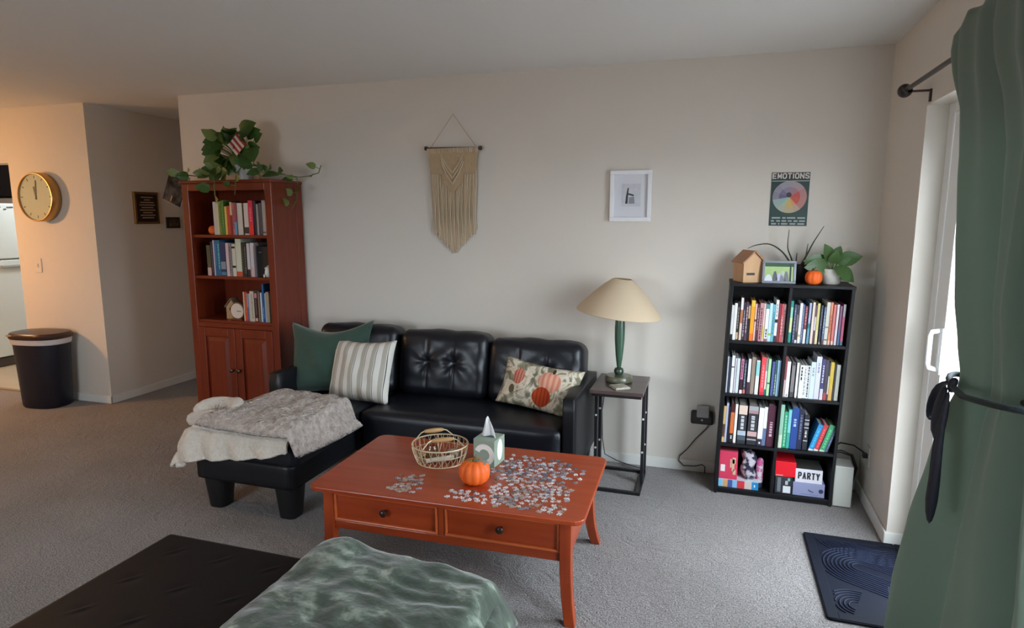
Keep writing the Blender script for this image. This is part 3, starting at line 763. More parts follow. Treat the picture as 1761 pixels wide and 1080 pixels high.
def pumpkin(name, label, loc, r, ht, parts=True, ribs=9, stem=True, mat=MPUMP):
    t = thing(name, label, 'pumpkin', loc)
    prof = []
    for i in range(13):
        a = -pi / 2 + pi * i / 12
        rr = r * (cos(a) ** .62 if cos(a) > 0 else 0) if 0 < i < 12 else r * .12
        zz = ht / 2 + ht / 2 * sin(a) * (1 - .10 * (1 if i in (0, 12) else 0))
        prof.append((rr, zz))
    MB().lathe(prof, ribs * 6, rib=lambda a: .89 + .10 * abs(cos(a * ribs / 2)) ** .55).build('body', mat, t, smooth=70)
    if stem:
        MB().tube([(0, 0, ht * .9), (.003, 0, ht * 1.05), (.010, -.004, ht * 1.2)], [r * .17, r * .11, r * .13], 8).build('stem', MSTEM, t, smooth=50)
    return t
pumpkin('pumpkin', 'small orange pumpkin at the left end of the top cherry shelf', (-3.340, LBY0 + .075, LSH[0]), .036, .062, stem=False)

# birdhouse and round sign on the lower open shelf
MPINE = M('pale_pine', (196, 158, 112), .6, var=(22, .3), rgb2=(180, 140, 96), stretch=(1, 1, .2))
bh = thing('birdhouse', 'small pale wooden birdhouse with a hole on the lower cherry shelf', 'birdhouse', (-3.245, LBY0 + .085, LSH[2]))
MB().prism([(-.045, 0), (.045, 0), (.045, .085), (0, .135), (-.045, .085)], 0, .06, 'y').build('body', MPINE, bh, bevel=.002)
MB().prism([(-.052, .082), (0, .14), (.052, .082), (.056, .088), (0, .15), (-.056, .088)], -.006, .066, 'y').build('roof', M('grey_roof', (120, 104, 84), .7), bh)
k = MB(); k.lathe([(.001, 0), (.015, 0), (.015, .002), (.001, .002)], 16, Matrix.Translation((0, -.0003, .07)) @ Matrix.Rotation(RAD(90), 4, 'X')); k.build('hole', C(30, 18, 14), bh)
rs = thing('round_sign', 'round white ornament plaque on a wooden block beside the birdhouse', 'ornament', (-3.165, LBY0 + .055, LSH[2]))
MB().box(-.05, .045, -.02, .02, 0, .012).build('base', MBKX, rs, bevel=.003)
k = MB(); k.lathe([(.004, 0), (.052, 0), (.056, .008), (.052, .016), (.004, .016)], 24, Matrix.Translation((0, .008, .066)) @ Matrix.Rotation(RAD(90), 4, 'X')); k.build('disc', M('sign_white', (206, 190, 176), .6), rs, smooth=40)
k = MB(); k.tube([(-.056 * cos(a), -.0, .066 + .056 * sin(a)) for a in [2 * pi * i / 24 for i in range(24)]], .006, 6, closed=True); k.build('rim', M('sign_rim', (112, 78, 56), .6), rs, smooth=60)
MB().box(.0, .035, -.0095, -.008, .062, .068).build('motif', C(96, 112, 80), rs)

# ------------------------------------------------------------------ plants
def leaf_mesh(name='leaf', n=6):
    """heart leaf of unit length along +Y, width about 0.75, slightly folded and curled"""
    mb = MB()
    prof = [.0, .30, .37, .36, .28, .16, .0]
    vs = []; rows = len(prof)
    for i, hw in enumerate(prof):
        y = i / (rows - 1)
        zc = -.22 * y * y
        for s_ in (-1, -.5, 0, .5, 1):
            back = -.08 * abs(s_) if i == 1 else 0
            vs.append((hw * s_, y + back, zc + .16 * hw * abs(s_) * 2 * .5))
    fs = [(i * 5 + k, i * 5 + k + 1, (i + 1) * 5 + k + 1, (i + 1) * 5 + k) for i in range(rows - 1) for k in range(4)]
    mb.add(vs, fs)
    me = mb.mesh(name, 180)
    bm = bmesh.new(); bm.from_mesh(me); bmesh.ops.remove_doubles(bm, verts=bm.verts, dist=1e-4); bm.to_mesh(me); bm.free()
    me.polygons.foreach_set('use_smooth', [True] * len(me.polygons))
    return me
MLEAF = M('pothos_leaf', (48, 82, 34), .38, .5, var=(9, .25), rgb2=(74, 108, 48), trans=.25)
MLEAF2 = M('pothos_leaf_pale', (100, 122, 62), .38, .5, var=(9, .25), rgb2=(130, 146, 84), trans=.25)
LM1 = leaf_mesh(); LM1.materials.append(MLEAF)
LM2 = leaf_mesh(); LM2.materials.append(MLEAF2)
def leaf(parent, p, d, ln, me=LM1, roll=0.0, wid=1.0, face=(0, -1, .15)):
    d = Vector(d).normalized()
    n_ = Vector(face) + Vector((.5 * sin(roll * 5), 0, .5 * roll))
    n_ = n_ - d * n_.dot(d)
    if n_.length < .2: n_ = Vector((.3, -.3, 1)) - d * Vector((.3, -.3, 1)).dot(d)
    n_.normalize(); x_ = d.cross(n_)
    o = bpy.data.objects.new('leaf', me); COL.objects.link(o); o.parent = parent
    m_ = Matrix((x_, d, n_)).transposed()
    o.rotation_mode = 'QUATERNION'
    o.rotation_quaternion = m_.to_quaternion()
    o.location = p; o.scale = (ln * wid, ln, ln)
    return o
def vine(parent, pts, step, ln, seed, me=LM1):
    r_ = random.Random(seed)
    MB().tube(pts, .0035, 6).build('vine', M('vine_green', (96, 104, 52), .5), parent, smooth=80)
    V = [Vector(p) for p in pts]
    acc = 0; k = 0
    for a, b in zip(V[:-1], V[1:]):
        L_ = (b - a).length; t = step - acc
        while t < L_:
            p = a.lerp(b, t / L_)
            side = 1 if k % 2 else -1
            dirv = Vector((side * (.5 + .5 * r_.random()), -.55 - .5 * r_.random(), .45 - .7 * r_.random()))
            st = p + dirv.normalized() * .03
            MB().tube([p, st], .002, 5).build('leaf_stalk', M('vine_green', (96, 104, 52)), parent)
            leaf(parent, st, dirv, ln * (.75 + .5 * r_.random()), LM2 if r_.random() < .25 else me, r_.uniform(-.8, .8))
            k += 1; t += step
        acc = (acc + L_) % step
pt = thing('trailing_pothos', 'leafy green trailing pothos in white pot on top of the cherry bookcase', 'plant', (-3.10, 3.70, LBH))
MB().lathe([(.06, 0), (.066, .004), (.085, .10), (.088, .105), (.080, .106), (.074, .09)], 28).build('pot', MWHITE, pt, smooth=50)
MB().lathe([(.001, .085), (.075, .088), (.075, .094), (.001, .096)], 20).build('soil', C(52, 40, 30, .9), pt)
r_ = random.Random(11)
def stalk_leaf(p, d, ln, me=None):
    MB().tube([(r_.uniform(-.03, .03), r_.uniform(-.03, .03), .09), Vector(p) * .6 + Vector((0, 0, .05)), p], .0025, 5).build('leaf_stalk', M('vine_green', (96, 104, 52)), pt, smooth=80)
    leaf(pt, p, d, ln, me or (LM2 if r_.random() < .2 else LM1), r_.uniform(-.6, .6))
for k in range(46):
    a = r_.uniform(0, 2 * pi); q = r_.uniform(.25, 1) ** .7
    cx, cz = -.085, .215
    if cz + .125 * q * sin(a) < .15 and cx + .135 * q * cos(a) > -.06: continue
    p = (cx + .135 * q * cos(a) , r_.uniform(-.10, -.0), cz + .125 * q * sin(a))
    d_ = (cos(a) * q + r_.uniform(-.5, .5), -.35 - .4 * r_.random(), sin(a) * q * .8 - .35 + r_.uniform(-.3, .3))
    stalk_leaf(p, d_, r_.uniform(.085, .125))
for p, d, ln in (((-.01, -.03, .32), (.8, -.3, .35), .16), ((.04, -.03, .30), (.9, -.2, .3), .12), ((.10, -.03, .27), (.7, -.4, .3), .10), ((-.20, -.02, .29), (-.8, -.3, .4), .12), ((-.22, -.02, .25), (-1, -.3, .2), .11),
 ((.09, -.05, .22), (.5, -.6, -.7), .13), ((.06, -.07, .17), (.3, -.6, -.6), .13), ((-.19, -.06, .12), (-.3, -.6, -.8), .13), ((-.22, -.08, .08), (-.7, -.5, -.4), .12), ((-.14, -.10, .08), (-.1, -.7, -.8), .13), ((-.09, -.10, .06), (.2, -.7, -.8), .12)):
    stalk_leaf(p, d, ln)
stalk_leaf((.15, -.08, .09), (.7, -.6, -.3), .12, LM2)
vine(pt, [(.07, -.04, .10), (.14, -.08, .10), (.22, -.10, .06), (.30, -.10, .05), (.36, -.06, .03)], .034, .085, 3)
vine(pt, [(.32, .05, .03), (.345, .08, .02), (.36, .06, -.06), (.37, .03, -.13), (.36, -.01, -.19)], .05, .07, 5)
vine(pt, [(-.06, -.06, .10), (-.13, -.17, .03), (-.11, -.195, -.06), (-.10, -.20, -.13)], .05, .085, 8)
vine(pt, [(-.10, -.05, .09), (-.20, -.12, .06), (-.30, -.15, .03), (-.38, -.16, .04), (-.44, -.15, .05)], .05, .075, 9)
vine(pt, [(.36, -.06, .03), (.41, .02, .02), (.46, .06, .03), (.52, .08, .05), (.54, .08, .10)], .085, .055, 12)
vine(pt, [(.02, -.08, .09), (.05, -.17, .02), (.05, -.19, -.10)], .06, .06, 15)
pb = thing('tan_pot', 'small tan square pot behind the pothos vines on the cherry bookcase', 'pot', (-2.975, 3.66, LBH))
MB().lathe([(.034, 0), (.042, .068), (.038, .068), (.032, .01)], 4, Matrix.Rotation(RAD(45), 4, 'Z')).build('pot', M('tan_clay', (176, 142, 108), .7), pb)
fl = thing('striped_flag', 'little red and white striped flag stuck into the pothos', 'flag', (-3.10, 3.62, LBH + .09))
MB().tube([(0.05, 0, 0), (-.02, 0, .18)], .003, 6).build('stick', MPINE, fl)
for i in range(6):
    mtx = Matrix.Translation((-.030, -.006, .185)) @ Matrix.Rotation(RAD(48), 4, 'Y')
    MB().box(0, .10, -.001, .001, -.055 + i * .018, -.055 + (i + 1) * .018, mtx).build('stripe', C(176, 52, 44, .8) if i % 2 else C(214, 200, 188, .8), fl)

# ------------------------------------------------------------------ macrame wall hanging
MCORD = M('cotton_cord', (200, 180, 152), .9, .1, bump=(220, .5, 2, .003))
mc = thing('macrame_hanging', 'cream macrame wall hanging with long tapered fringe on a dark dowel', 'wall hanging', (-1.625, BY, 1.99))
MB().tube([(-.182, -.022, .005), (.182, -.022, -.003)], .0065, 10).build('dowel', M('dowel_dark', (62, 46, 34), .5), mc, smooth=60)
for s_ in (-1, 1):
    MB().lathe([(.004, -.012), (.013, -.008), (.013, .008), (.004, .012)], 12, Matrix.Translation((s_ * .188, -.022, .005 if s_ < 0 else -.003)) @ Matrix.Rotation(RAD(90), 4, 'Y')).build('dowel_cap', M('dowel_dark', (62, 46, 34)), mc, smooth=50)
MB().tube([(-.155, -.022, .01), (.0, -.012, .215), (.155, -.022, .01)], .0025, 6).build('hanging_cord', M('cord_pale', (176, 164, 146), .9), mc)
NS = 34
for i in range(NS):
    t = i / (NS - 1); x = -.160 + .320 * t
    xb = x * .92
    a_ = 1 - abs(2 * t - 1)
    zt = -.02
    zb = -.53 - .14 * a_ + .012 * sin(i * 2.7)
    MB().tube([(x, -.020, zt), (x * .98, -.020 - .004 * (i % 2), -.2), (xb, -.016 - .005 * (i % 3), -.42), (xb + .003 * sin(i * 5), -.015, zb)], [.0046, .0046, .0044, .0052], 6).build('fringe_strand', MCORD, mc, smooth=80)
for i in range(26):
    x = -.170 + .340 * i / 25
    MB().tube([(x, -.034, .0), (x, -.038, -.014), (x, -.032, -.028)], .0066, 6).build('knot', MCORD, mc, smooth=80)
pn = MB()
pn.prism([(-.170, -.02), (.170, -.02), (.158, -.155), (.075, -.165), (.07, -.21), (.0, -.285), (-.07, -.215), (-.078, -.165), (-.158, -.155)], -.034, -.024, 'y')
pn.build('knotted_panel', M('knotted_cotton', (186, 162, 130), .95, .1, bump=(120, .9, 3, .006)), mc, bevel=.003)
for s_ in (-1, 1):
    for j in range(3):
        o_ = .022 * j
        MB().tube([(s_ * .078, -.037, -.04 - o_), (s_ * .045, -.039, -.10 - o_ * 1.4), (0, -.039, -.155 - o_ * 1.6)], .0055, 6).build('diagonal_knot', MCORD, mc, smooth=80)

# ------------------------------------------------------------------ white framed picture
pf = thing('framed_picture', 'white framed small sketch with wide mat on the wall above the lamp', 'picture', (-.485, BY, 1.677))
f = MB()
f.box(-.123, .123, -.026, -.001, .126, .150); f.box(-.123, .123, -.026, -.001, -.150, -.126)
f.box(-.123, -.099, -.026, -.001, -.126, .126); f.box(.099, .123, -.026, -.001, -.126, .126)
f.build('frame', M('frame_white', (232, 232, 234), .4), pf, bevel=.002)
MB().box(-.1, .1, -.010, -.004, -.128, .128).build('mat_board', M('mat_board', (216, 216, 222), .8), pf)
pr = MB().box(-.052, .058, -.012, -.009, -.062, .072).build('print', M('print_grey', (208, 210, 216), .7, var=(40, .3), rgb2=(192, 194, 202)), pf)
k = MB(); k.prism([(-.02, .045), (-.012, .05), (-.016, 0), (-.018, -.045), (-.032, -.045), (-.028, 0)], -.0132, -.0118, 'y'); k.build('dark_figure', C(56, 56, 62), pr)
k = MB(); k.prism([(-.016, .018), (.018, .008), (.018, -.002), (-.016, .008)], -.0132, -.0118, 'y'); k.build('dark_bar', C(60, 60, 66), pr)
k = MB(); k.prism([(-.010, -.008), (.020, -.004), (.024, -.045), (-.012, -.045)], -.0132, -.0118, 'y'); k.build('grey_shape', C(140, 142, 150), pr)

# ------------------------------------------------------------------ emotions poster
ps = thing('emotions_poster', 'dark green poster headed EMOTIONS with a coloured wheel, right of the white frame', 'poster', (.391, BY, 1.651), (0, RAD(.4), 0))
MB().box(-.098, .098, -.004, 0, -.147, .147).build('sheet', M('poster_green', (34, 60, 56), .5), ps)
MB().box(-.098, .098, -.0045, -.003, .108, .147).build('title_band', C(58, 52, 48), ps)
me = text_mesh('EMOTIONS', .031, .0225, .0035, .0058); me.materials.append(C(206, 204, 196)); o = link('title_lettering', me, ps, loc=(0, -.0044, .1275))
MB().box(-.095, .095, -.0046, -.003, .098, .102).build('rule', C(170, 176, 170), ps)
wc = [((150, 124, 138), 60, 95), ((134, 128, 148), 95, 130), ((116, 108, 134), 130, 160), ((104, 92, 124), 160, 190), ((140, 176, 172), 190, 225), ((168, 182, 150), 225, 250), ((200, 170, 100), 250, 290), ((206, 150, 110), 290, 312), ((196, 84, 70), 312, 360), ((186, 80, 76), 0, 35), ((166, 116, 120), 35, 60)]
wz, wr = .012, .088
for c_, a0, a1 in wc:
    k = MB(); n_ = 5
    inner = [(0, wz)] + [(wr * .62 * cos(RAD(a0 + (a1 - a0) * i / n_)), wz + wr * .62 * sin(RAD(a0 + (a1 - a0) * i / n_))) for i in range(n_ + 1)]
    k.prism(inner, -.0058, -.0035, 'y'); k.build('wheel_wedge', C(*c_), ps)
    k = MB()
    ring = [(wr * cos(RAD(a0 + (a1 - a0) * i / n_)), wz + wr * sin(RAD(a0 + (a1 - a0) * i / n_))) for i in range(n_ + 1)] + [(wr * .62 * cos(RAD(a1 - (a1 - a0) * i / n_)), wz + wr * .62 * sin(RAD(a1 - (a1 - a0) * i / n_))) for i in range(n_ + 1)]
    k.prism(ring, -.0055, -.0035, 'y'); k.build('outer_wedge', C(*[int(v * .5 + 84) for v in c_]), ps)
k = MB(); k.lathe([(.001, 0), (.014, 0), (.014, .0008), (.001, .0008)], 16, Matrix.Translation((-.004, -.0058, wz + .012)) @ Matrix.Rotation(RAD(90), 4, 'X')); k.build('wheel_centre', C(52, 44, 54), ps)
tl = MB()
for zz, segs in ((-.103, ((-.085, -.04), (-.03, -.012), (-.006, .038), (.048, .088))), (-.120, ((-.088, -.072), (-.06, -.04), (-.032, -.008), (0, .02), (.03, .05), (.058, .088))), (-.136, ((-.086, -.06), (-.05, -.042), (-.034, .0), (.01, .04), (.05, .085)))):
    for a, b in segs: tl.box(a, b, -.0052, -.0035, zz - .004, zz + .004)
o = tl.build('small_print', C(160, 170, 166), ps); o['kind'] = 'stuff'

# ------------------------------------------------------------------ sectional sofa
sf = thing('sectional_sofa', 'black leather sectional sofa with chaise at its left end', 'sofa', (0, 0, 0))
AX0, AX1 = -2.59, -.655
SFY, SBY, CFY = 3.155, 3.83, 2.55
def put_soft(name, x0, x1, y0, y1, z0, z1, r, mat=MLEATH, parent=sf, n=(12, 12, 6), bulge=(0, 0, 0), fn=None, rot=None):
    me = soft_box(x1 - x0, y1 - y0, z1 - z0, r, *n, bulge=bulge, fn=fn)
    return put(name, me, mat, parent, ((x0 + x1) / 2, (y0 + y1) / 2, (z0 + z1) / 2), rot)
put_soft('arm', AX1 - .072, AX1, SFY, SBY, .16, .603, .012, MLEATHB)
put_soft('arm', AX0 + .012, AX0 + .084, SFY - .01, SBY, .16, .605, .012, MLEATHB)
put_soft('seat_base', AX0 + .085, AX1 - .074, SFY + .012, SBY, .165, .29, .012, MLEATHB)
put_soft('back_frame', AX0 + .085, AX1 - .074, SBY - .10, SBY, .29, .66, .02, MLEATHB)
put_soft('chaise_base', AX0, -1.985, CFY + .005, SFY + .02, .165, .305, .014, MLEATHB)
put_soft('chaise_cushion', AX0 + .002, -1.955, CFY, 3.62, .295, .425, .022, n=(14, 20, 6), bulge=(0, 0, .018))
put_soft('seat_cushion', -1.945, AX1 - .074, SFY - .012, 3.62, .215, .425, .030, n=(24, 14, 8), bulge=(0, .004, .02))
def tuft(p, u, v, t):
    x, y, z = p
    if v < 0:
        for cx in (-.30, .30):
            dx, dz = (u - cx), (t - .05)
            r_ = math.sqrt((dx / .20) ** 2 + (dz / .26) ** 2); th_ = math.atan2(dz / .26, dx / .20)
            y += .046 * math.exp(-1.7 * r_) + .010 * cos(6 * th_ + 1.2 + cx) * math.exp(-1.1 * r_) * min(1, r_ * 2)
            y += .012 * math.exp(-(dx / .030) ** 2) * max(0, 1 - abs(t) * 1.1)
        y += .006 * MN.noise(Vector((u * 3, t * 3, 2.1 + p[0])))
        y += .007 * sin(14 * (u + t * .6)) * max(0, u - .35) * (1 - abs(t))
    z += .010 * MN.noise(Vector((u * 2.5, v * 2, 7.7 + t)))
    return (x, y, z)
for i, (xa, xb, zt) in enumerate(((-2.505, -1.925, .845), (-1.90, -1.300, .832), (-1.292, -.70, .810))):
    o = put_soft('back_cushion', xa, xb, -.105, .105, 0, zt - .42, .06, n=(72, 8, 48), bulge=(.006, .034, .012), fn=tuft)
    o.location = ((xa + xb) / 2, 3.655, .415 + (zt - .42) / 2)
    o.rotation_euler = (RAD(-10), 0, RAD((0, 0, -1.5)[i]))
def leg(x, y, name='leg'):
    mb = MB(); vs = []
    for r_, z in ((.050, 0), (.052, .01), (.068, .17)):
        vs += [(x + a, y + b, z) for a, b in oval(r_, r_, 20, 3.2)]
    n_ = 20
    fs = [(i * n_ + k, i * n_ + (k + 1) % n_, (i + 1) * n_ + (k + 1) % n_, (i + 1) * n_ + k) for i in range(2) for k in range(n_)] + [tuple(range(n_))[::-1], tuple(range(2 * n_, 3 * n_))]
    return mb.add(vs, fs).build(name, MPLASTB, sf, smooth=40)
for x, y in ((-2.505, 2.63), (-2.055, 2.63), (-2.50, 3.74), (-.74, 3.25), (-.74, 3.74), (-1.62, 3.3)): leg(x, y)

# throw pillows
def pillow(name, label, wd, ht, th, loc, rot, mat, seed=0, n=22, pinch=.07, sag=.008):
    o = put(name, pillow_mesh(wd, ht, th, n, wr=.008, seed=seed, pinch=pinch, sag=sag), mat, None, loc, rot)
    return tag(o, label, 'pillow', 'throw pillows on the sofa')
MPG = M('green_velvet', (50, 70, 60), .8, .15, var=(6, .3), rgb2=(58, 80, 70), bump=(10, .25, 3, .02), sheen=.3)
gpil = pillow('throw_pillow', 'large dark green velvet pillow leaning in the left corner of the sofa', .56, .48, .20, (-2.335, 3.465, .650), (RAD(-17), RAD(-2), RAD(12)), MPG, 3, 26, .12, .045)
def stripe_mat():
    m = M('striped_linen', (214, 210, 202), .9, .1, bump=(160, .25, 2, .003))
    nt = m.node_tree; N = nt.nodes; L = nt.links; b = N['Principled BSDF']
    tc_ = N.new('ShaderNodeTexCoord'); sx = N.new('ShaderNodeSeparateXYZ'); L.new(tc_.outputs['Object'], sx.inputs[0])
    mu = N.new('ShaderNodeMath'); mu.operation = 'MULTIPLY_ADD'; mu.inputs[1].default_value = 1 / .068; mu.inputs[2].default_value = 50.0
    L.new(sx.outputs['X'], mu.inputs[0])
    fr_ = N.new('ShaderNodeMath'); fr_.operation = 'FRACT'; L.new(mu.outputs[0], fr_.inputs[0])
    cr = N.new('ShaderNodeValToRGB'); cr.color_ramp.interpolation = 'CONSTANT'
    e = cr.color_ramp.elements
    e[0].position = 0; e[0].color = lin((220, 216, 208)); e[1].position = .34; e[1].color = lin((176, 170, 158))
    for p_, c_ in ((.74, (220, 216, 208)), (.80, (84, 82, 84)), (.85, (220, 216, 208))):
        x = e.new(p_); x.color = lin(c_)
    L.new(fr_.outputs[0], cr.inputs['Fac']); L.new(cr.outputs['Color'], b.inputs['Base Color'])
    return m
spil = pillow('throw_pillow', 'white pillow with grey vertical stripes in front of the green pillow', .445, .40, .15, (-2.058, 3.375, .605), (RAD(-22), RAD(-2), RAD(-3)), stripe_mat(), 9)
def floral_mat():
    m = M('pumpkin_print', (206, 198, 180), .9, .1)
    nt = m.node_tree; N = nt.nodes; L = nt.links; b = N['Principled BSDF']
    tc_ = N.new('ShaderNodeTexCoord'); O = tc_.outputs['Object']
    mp = N.new('ShaderNodeMapping'); mp.inputs['Scale'].default_value = (1, 0, 1); L.new(O, mp.inputs['Vector'])
    wv = N.new('ShaderNodeTexVoronoi'); wv.feature = 'DISTANCE_TO_EDGE'; wv.inputs['Scale'].default_value = 15
    nz = N.new('ShaderNodeTexNoise'); nz.inputs['Scale'].default_value = 9; nz.inputs['Distortion'].default_value = 2.2
    L.new(mp.outputs[0], wv.inputs['Vector']); L.new(mp.outputs[0], nz.inputs['Vector'])
    c1 = N.new('ShaderNodeValToRGB'); e = c1.color_ramp.elements
    e[0].position = .40; e[0].color = lin((122, 116, 96)); e[1].position = .52; e[1].color = lin((214, 206, 190))
    x = e.new(.46); x.color = lin((160, 152, 130)); x = e.new(.62); x.color = lin((204, 184, 160)); x = e.new(.68); x.color = lin((150, 140, 116))
    L.new(nz.outputs['Fac'], c1.inputs['Fac'])
    cur = c1.outputs['Color']
    def disc(cx, cz, rx, rz, col, col2, ribs):
        nonlocal cur
        mp2 = N.new('ShaderNodeMapping'); mp2.inputs['Location'].default_value = (-cx / rx, 0, -cz / rz); mp2.inputs['Scale'].default_value = (1 / rx, 0, 1 / rz)
        L.new(O, mp2.inputs['Vector'])
        ln_ = N.new('ShaderNodeVectorMath'); ln_.operation = 'LENGTH'; L.new(mp2.outputs[0], ln_.inputs[0])
        lt = N.new('ShaderNodeMath'); lt.operation = 'LESS_THAN'; lt.inputs[1].default_value = 1.0; L.new(ln_.outputs['Value'], lt.inputs[0])
        sp2 = N.new('ShaderNodeSeparateXYZ'); L.new(mp2.outputs[0], sp2.inputs[0])
        sn = N.new('ShaderNodeMath'); sn.operation = 'MULTIPLY'; sn.inputs[1].default_value = ribs; L.new(sp2.outputs['X'], sn.inputs[0])
        s2 = N.new('ShaderNodeMath'); s2.operation = 'SINE'; L.new(sn.outputs[0], s2.inputs[0])
        g = N.new('ShaderNodeMath'); g.operation = 'MULTIPLY_ADD'; g.inputs[1].default_value = .5; g.inputs[2].default_value = .5; L.new(s2.outputs[0], g.inputs[0])
        mm = N.new('ShaderNodeMix'); mm.data_type = 'RGBA'; L.new(g.outputs[0], mm.inputs[0]); mm.inputs[6].default_value = lin(col); mm.inputs[7].default_value = lin(col2)
        m2 = N.new('ShaderNodeMix'); m2.data_type = 'RGBA'; L.new(lt.outputs[0], m2.inputs[0]); L.new(cur, m2.inputs[6]); L.new(mm.outputs[2], m2.inputs[7])
        cur = m2.outputs[2]
    disc(.075, .030, .068, .062, (196, 124, 100), (216, 160, 138), 14)
    disc(.045, -.060, .056, .056, (150, 52, 28), (176, 72, 40), 16)
    disc(-.120, .030, .036, .048, (172, 84, 66), (200, 140, 120), 12)
    disc(-.150, -.050, .018, .026, (92, 78, 58), (110, 96, 70), 8)
    disc(.085, .098, .010, .016, (60, 54, 44), (70, 60, 50), 5)
    L.new(cur, b.inputs['Base Color'])
    return m
fpil = pillow('throw_pillow', 'cream pillow printed with orange pumpkins at the right end of the sofa', .50, .285, .13, (-.935, 3.47, .570), (RAD(-24), RAD(6), RAD(-8)), floral_mat(), 5)

# fur blanket on the chaise
MFUR = M('taupe_fur', (166, 146, 134), .95, .1, var=(36, .22, 3), rgb2=(222, 208, 198), bump=(70, 1.0, 4, .03), sheen=.5)
MSHER = M('cream_sherpa', (206, 194, 180), .95, .1, var=(60, .3, 2), rgb2=(220, 210, 198), bump=(90, .8, 3, .012), sheen=.4)
tb = thing('throw_blanket', 'taupe faux fur throw folded on the sofa chaise, one corner hanging', 'blanket', (0, 0, 0))
def fold_sheet(name, outline, z_fn, mat, th, n=46, seed=0.0, amp=.012):
    """rounded quad pad: outline = 4 corners (x, y); z_fn gives the support height"""
    A_, B_, C_, D_ = [Vector((*p, 0)) for p in outline]
    mb = MB()
    def top(u, v, sgn):
        a, b = 2 * u - 1, 2 * v - 1
        # squircle the square for rounded corners
        x_ = a * math.sqrt(max(0, 1 - b * b * .12)); y_ = b * math.sqrt(max(0, 1 - a * a * .12))
        uu, vv = (x_ + 1) / 2, (y_ + 1) / 2
        p = A_ * (1 - uu) * (1 - vv) + B_ * uu * (1 - vv) + C_ * uu * vv + D_ * (1 - uu) * vv
        e = (max(0.0, 1 - a ** 8) * max(0.0, 1 - b ** 8)) ** .5
        nz_ = MN.noise(Vector((p.x * 6, p.y * 6, seed))) + .6 * MN.noise(Vector((p.x * 17, p.y * 11, seed + 3)))
        z0 = z_fn(p.x, p.y)
        if sgn > 0: zz = z0 + th * e + amp * nz_ * e + amp * .38 * (1 - 2 * abs(MN.noise(Vector((p.x * 34 + p.y * 20, p.y * 48 - p.x * 24, seed + 5))))) * e
        else: zz = z0 + .003
        wob = .010 * MN.noise(Vector((p.x * 9, p.y * 9, seed + 8)))
        return (p.x + wob * (1 - e), p.y + wob * (1 - e), zz)
    mb.grid(lambda u, v: top(u, v, 1), n, n); mb.grid(lambda u, v: top(u, v, -1), n, n)
    me = mb.mesh(name, 180)
    bm = bmesh.new(); bm.from_mesh(me); bmesh.ops.remove_doubles(bm, verts=bm.verts, dist=.0035)
    bmesh.ops.recalc_face_normals(bm, faces=bm.faces); bm.to_mesh(me); bm.free()
    me.polygons.foreach_set('use_smooth', [True] * len(me.polygons))
    return put(name, me, mat, tb)
def chaise_top(x, y):
    z = .440
    if x < AX0: z -= min(.2, (AX0 - x) * 2.2)
    if x > -1.955: z -= min(.1, (x + 1.955) * 2.5)
    return z
def under(u, v):
    # one large sheet: u left to right, v front to back, hem falling over the front and left edges
    x = -2.80 + .825 * u; y = 2.38 + .72 * v - .05 * u
    if u > .9: y += .10 * (u - .9) * 10 * (.5 - v) * .6
    ex = max(0, AX0 + .01 - x) * (1 - .55 * v); ey = max(0, CFY + .012 - y) * (1.05 - .75 * u)
    rip = .012 * sin(u * 34 + 2 * sin(v * 7)) * min(1, ey * 14) + .014 * sin(v * 20 + u * 9) * min(1, ex * 12)
    z = .446 + .010 * MN.noise(Vector((x * 8, y * 8, 2))) - .93 * ex - .93 * ey
    if ey > 0: y = CFY + .006 - .26 * ey - .024 + rip - .012 * min(1, ey * 10)
    if ex > 0: x = AX0 + .004 - .30 * ex - .024 + rip
    return (x, y, max(z, .26))
o = MB().grid(under, 90, 60).build('under_layer', MSHER, tb, smooth=180, solid=.018)
fold_sheet('middle_fold', [(-2.64, 2.525), (-1.925, 2.505), (-1.885, 3.06), (-2.56, 3.12)], lambda x, y: chaise_top(x, y) + .012, MSHER, .034, seed=1.5, amp=.012)
fold_sheet('top_fold', [(-2.60, 2.525), (-1.900, 2.480), (-1.850, 3.07), (-2.50, 3.20)], lambda x, y: chaise_top(x, y) + .030, MFUR, .062, seed=4.2, amp=.022, n=130)
rl = MB()
rl.tube([(-2.685, 2.66, .475), (-2.66, 2.72, .505), (-2.60, 2.79, .512), (-2.53, 2.80, .512), (-2.47, 2.76, .525), (-2.43, 2.69, .520), (-2.40, 2.62, .50)],
        [.035, .055, .042, .036, .048, .042, .025], 16)
for i, v in enumerate(rl.v):
    nn = MN.noise(Vector(v) * 22) * .010
    rl.v[i] = (v[0] + nn, v[1] + nn, v[2] + nn)
o = rl.build('twisted_roll', MSHER, tb, smooth=180, sub=1)
rl = MB()
rl.tube([(-2.70, 2.62, .455), (-2.66, 2.66, .462), (-2.56, 2.70, .470), (-2.46, 2.66, .470)], [.03, .045, .045, .03], 16)
o = rl.build('lower_roll', MSHER, tb, smooth=180, sub=1)

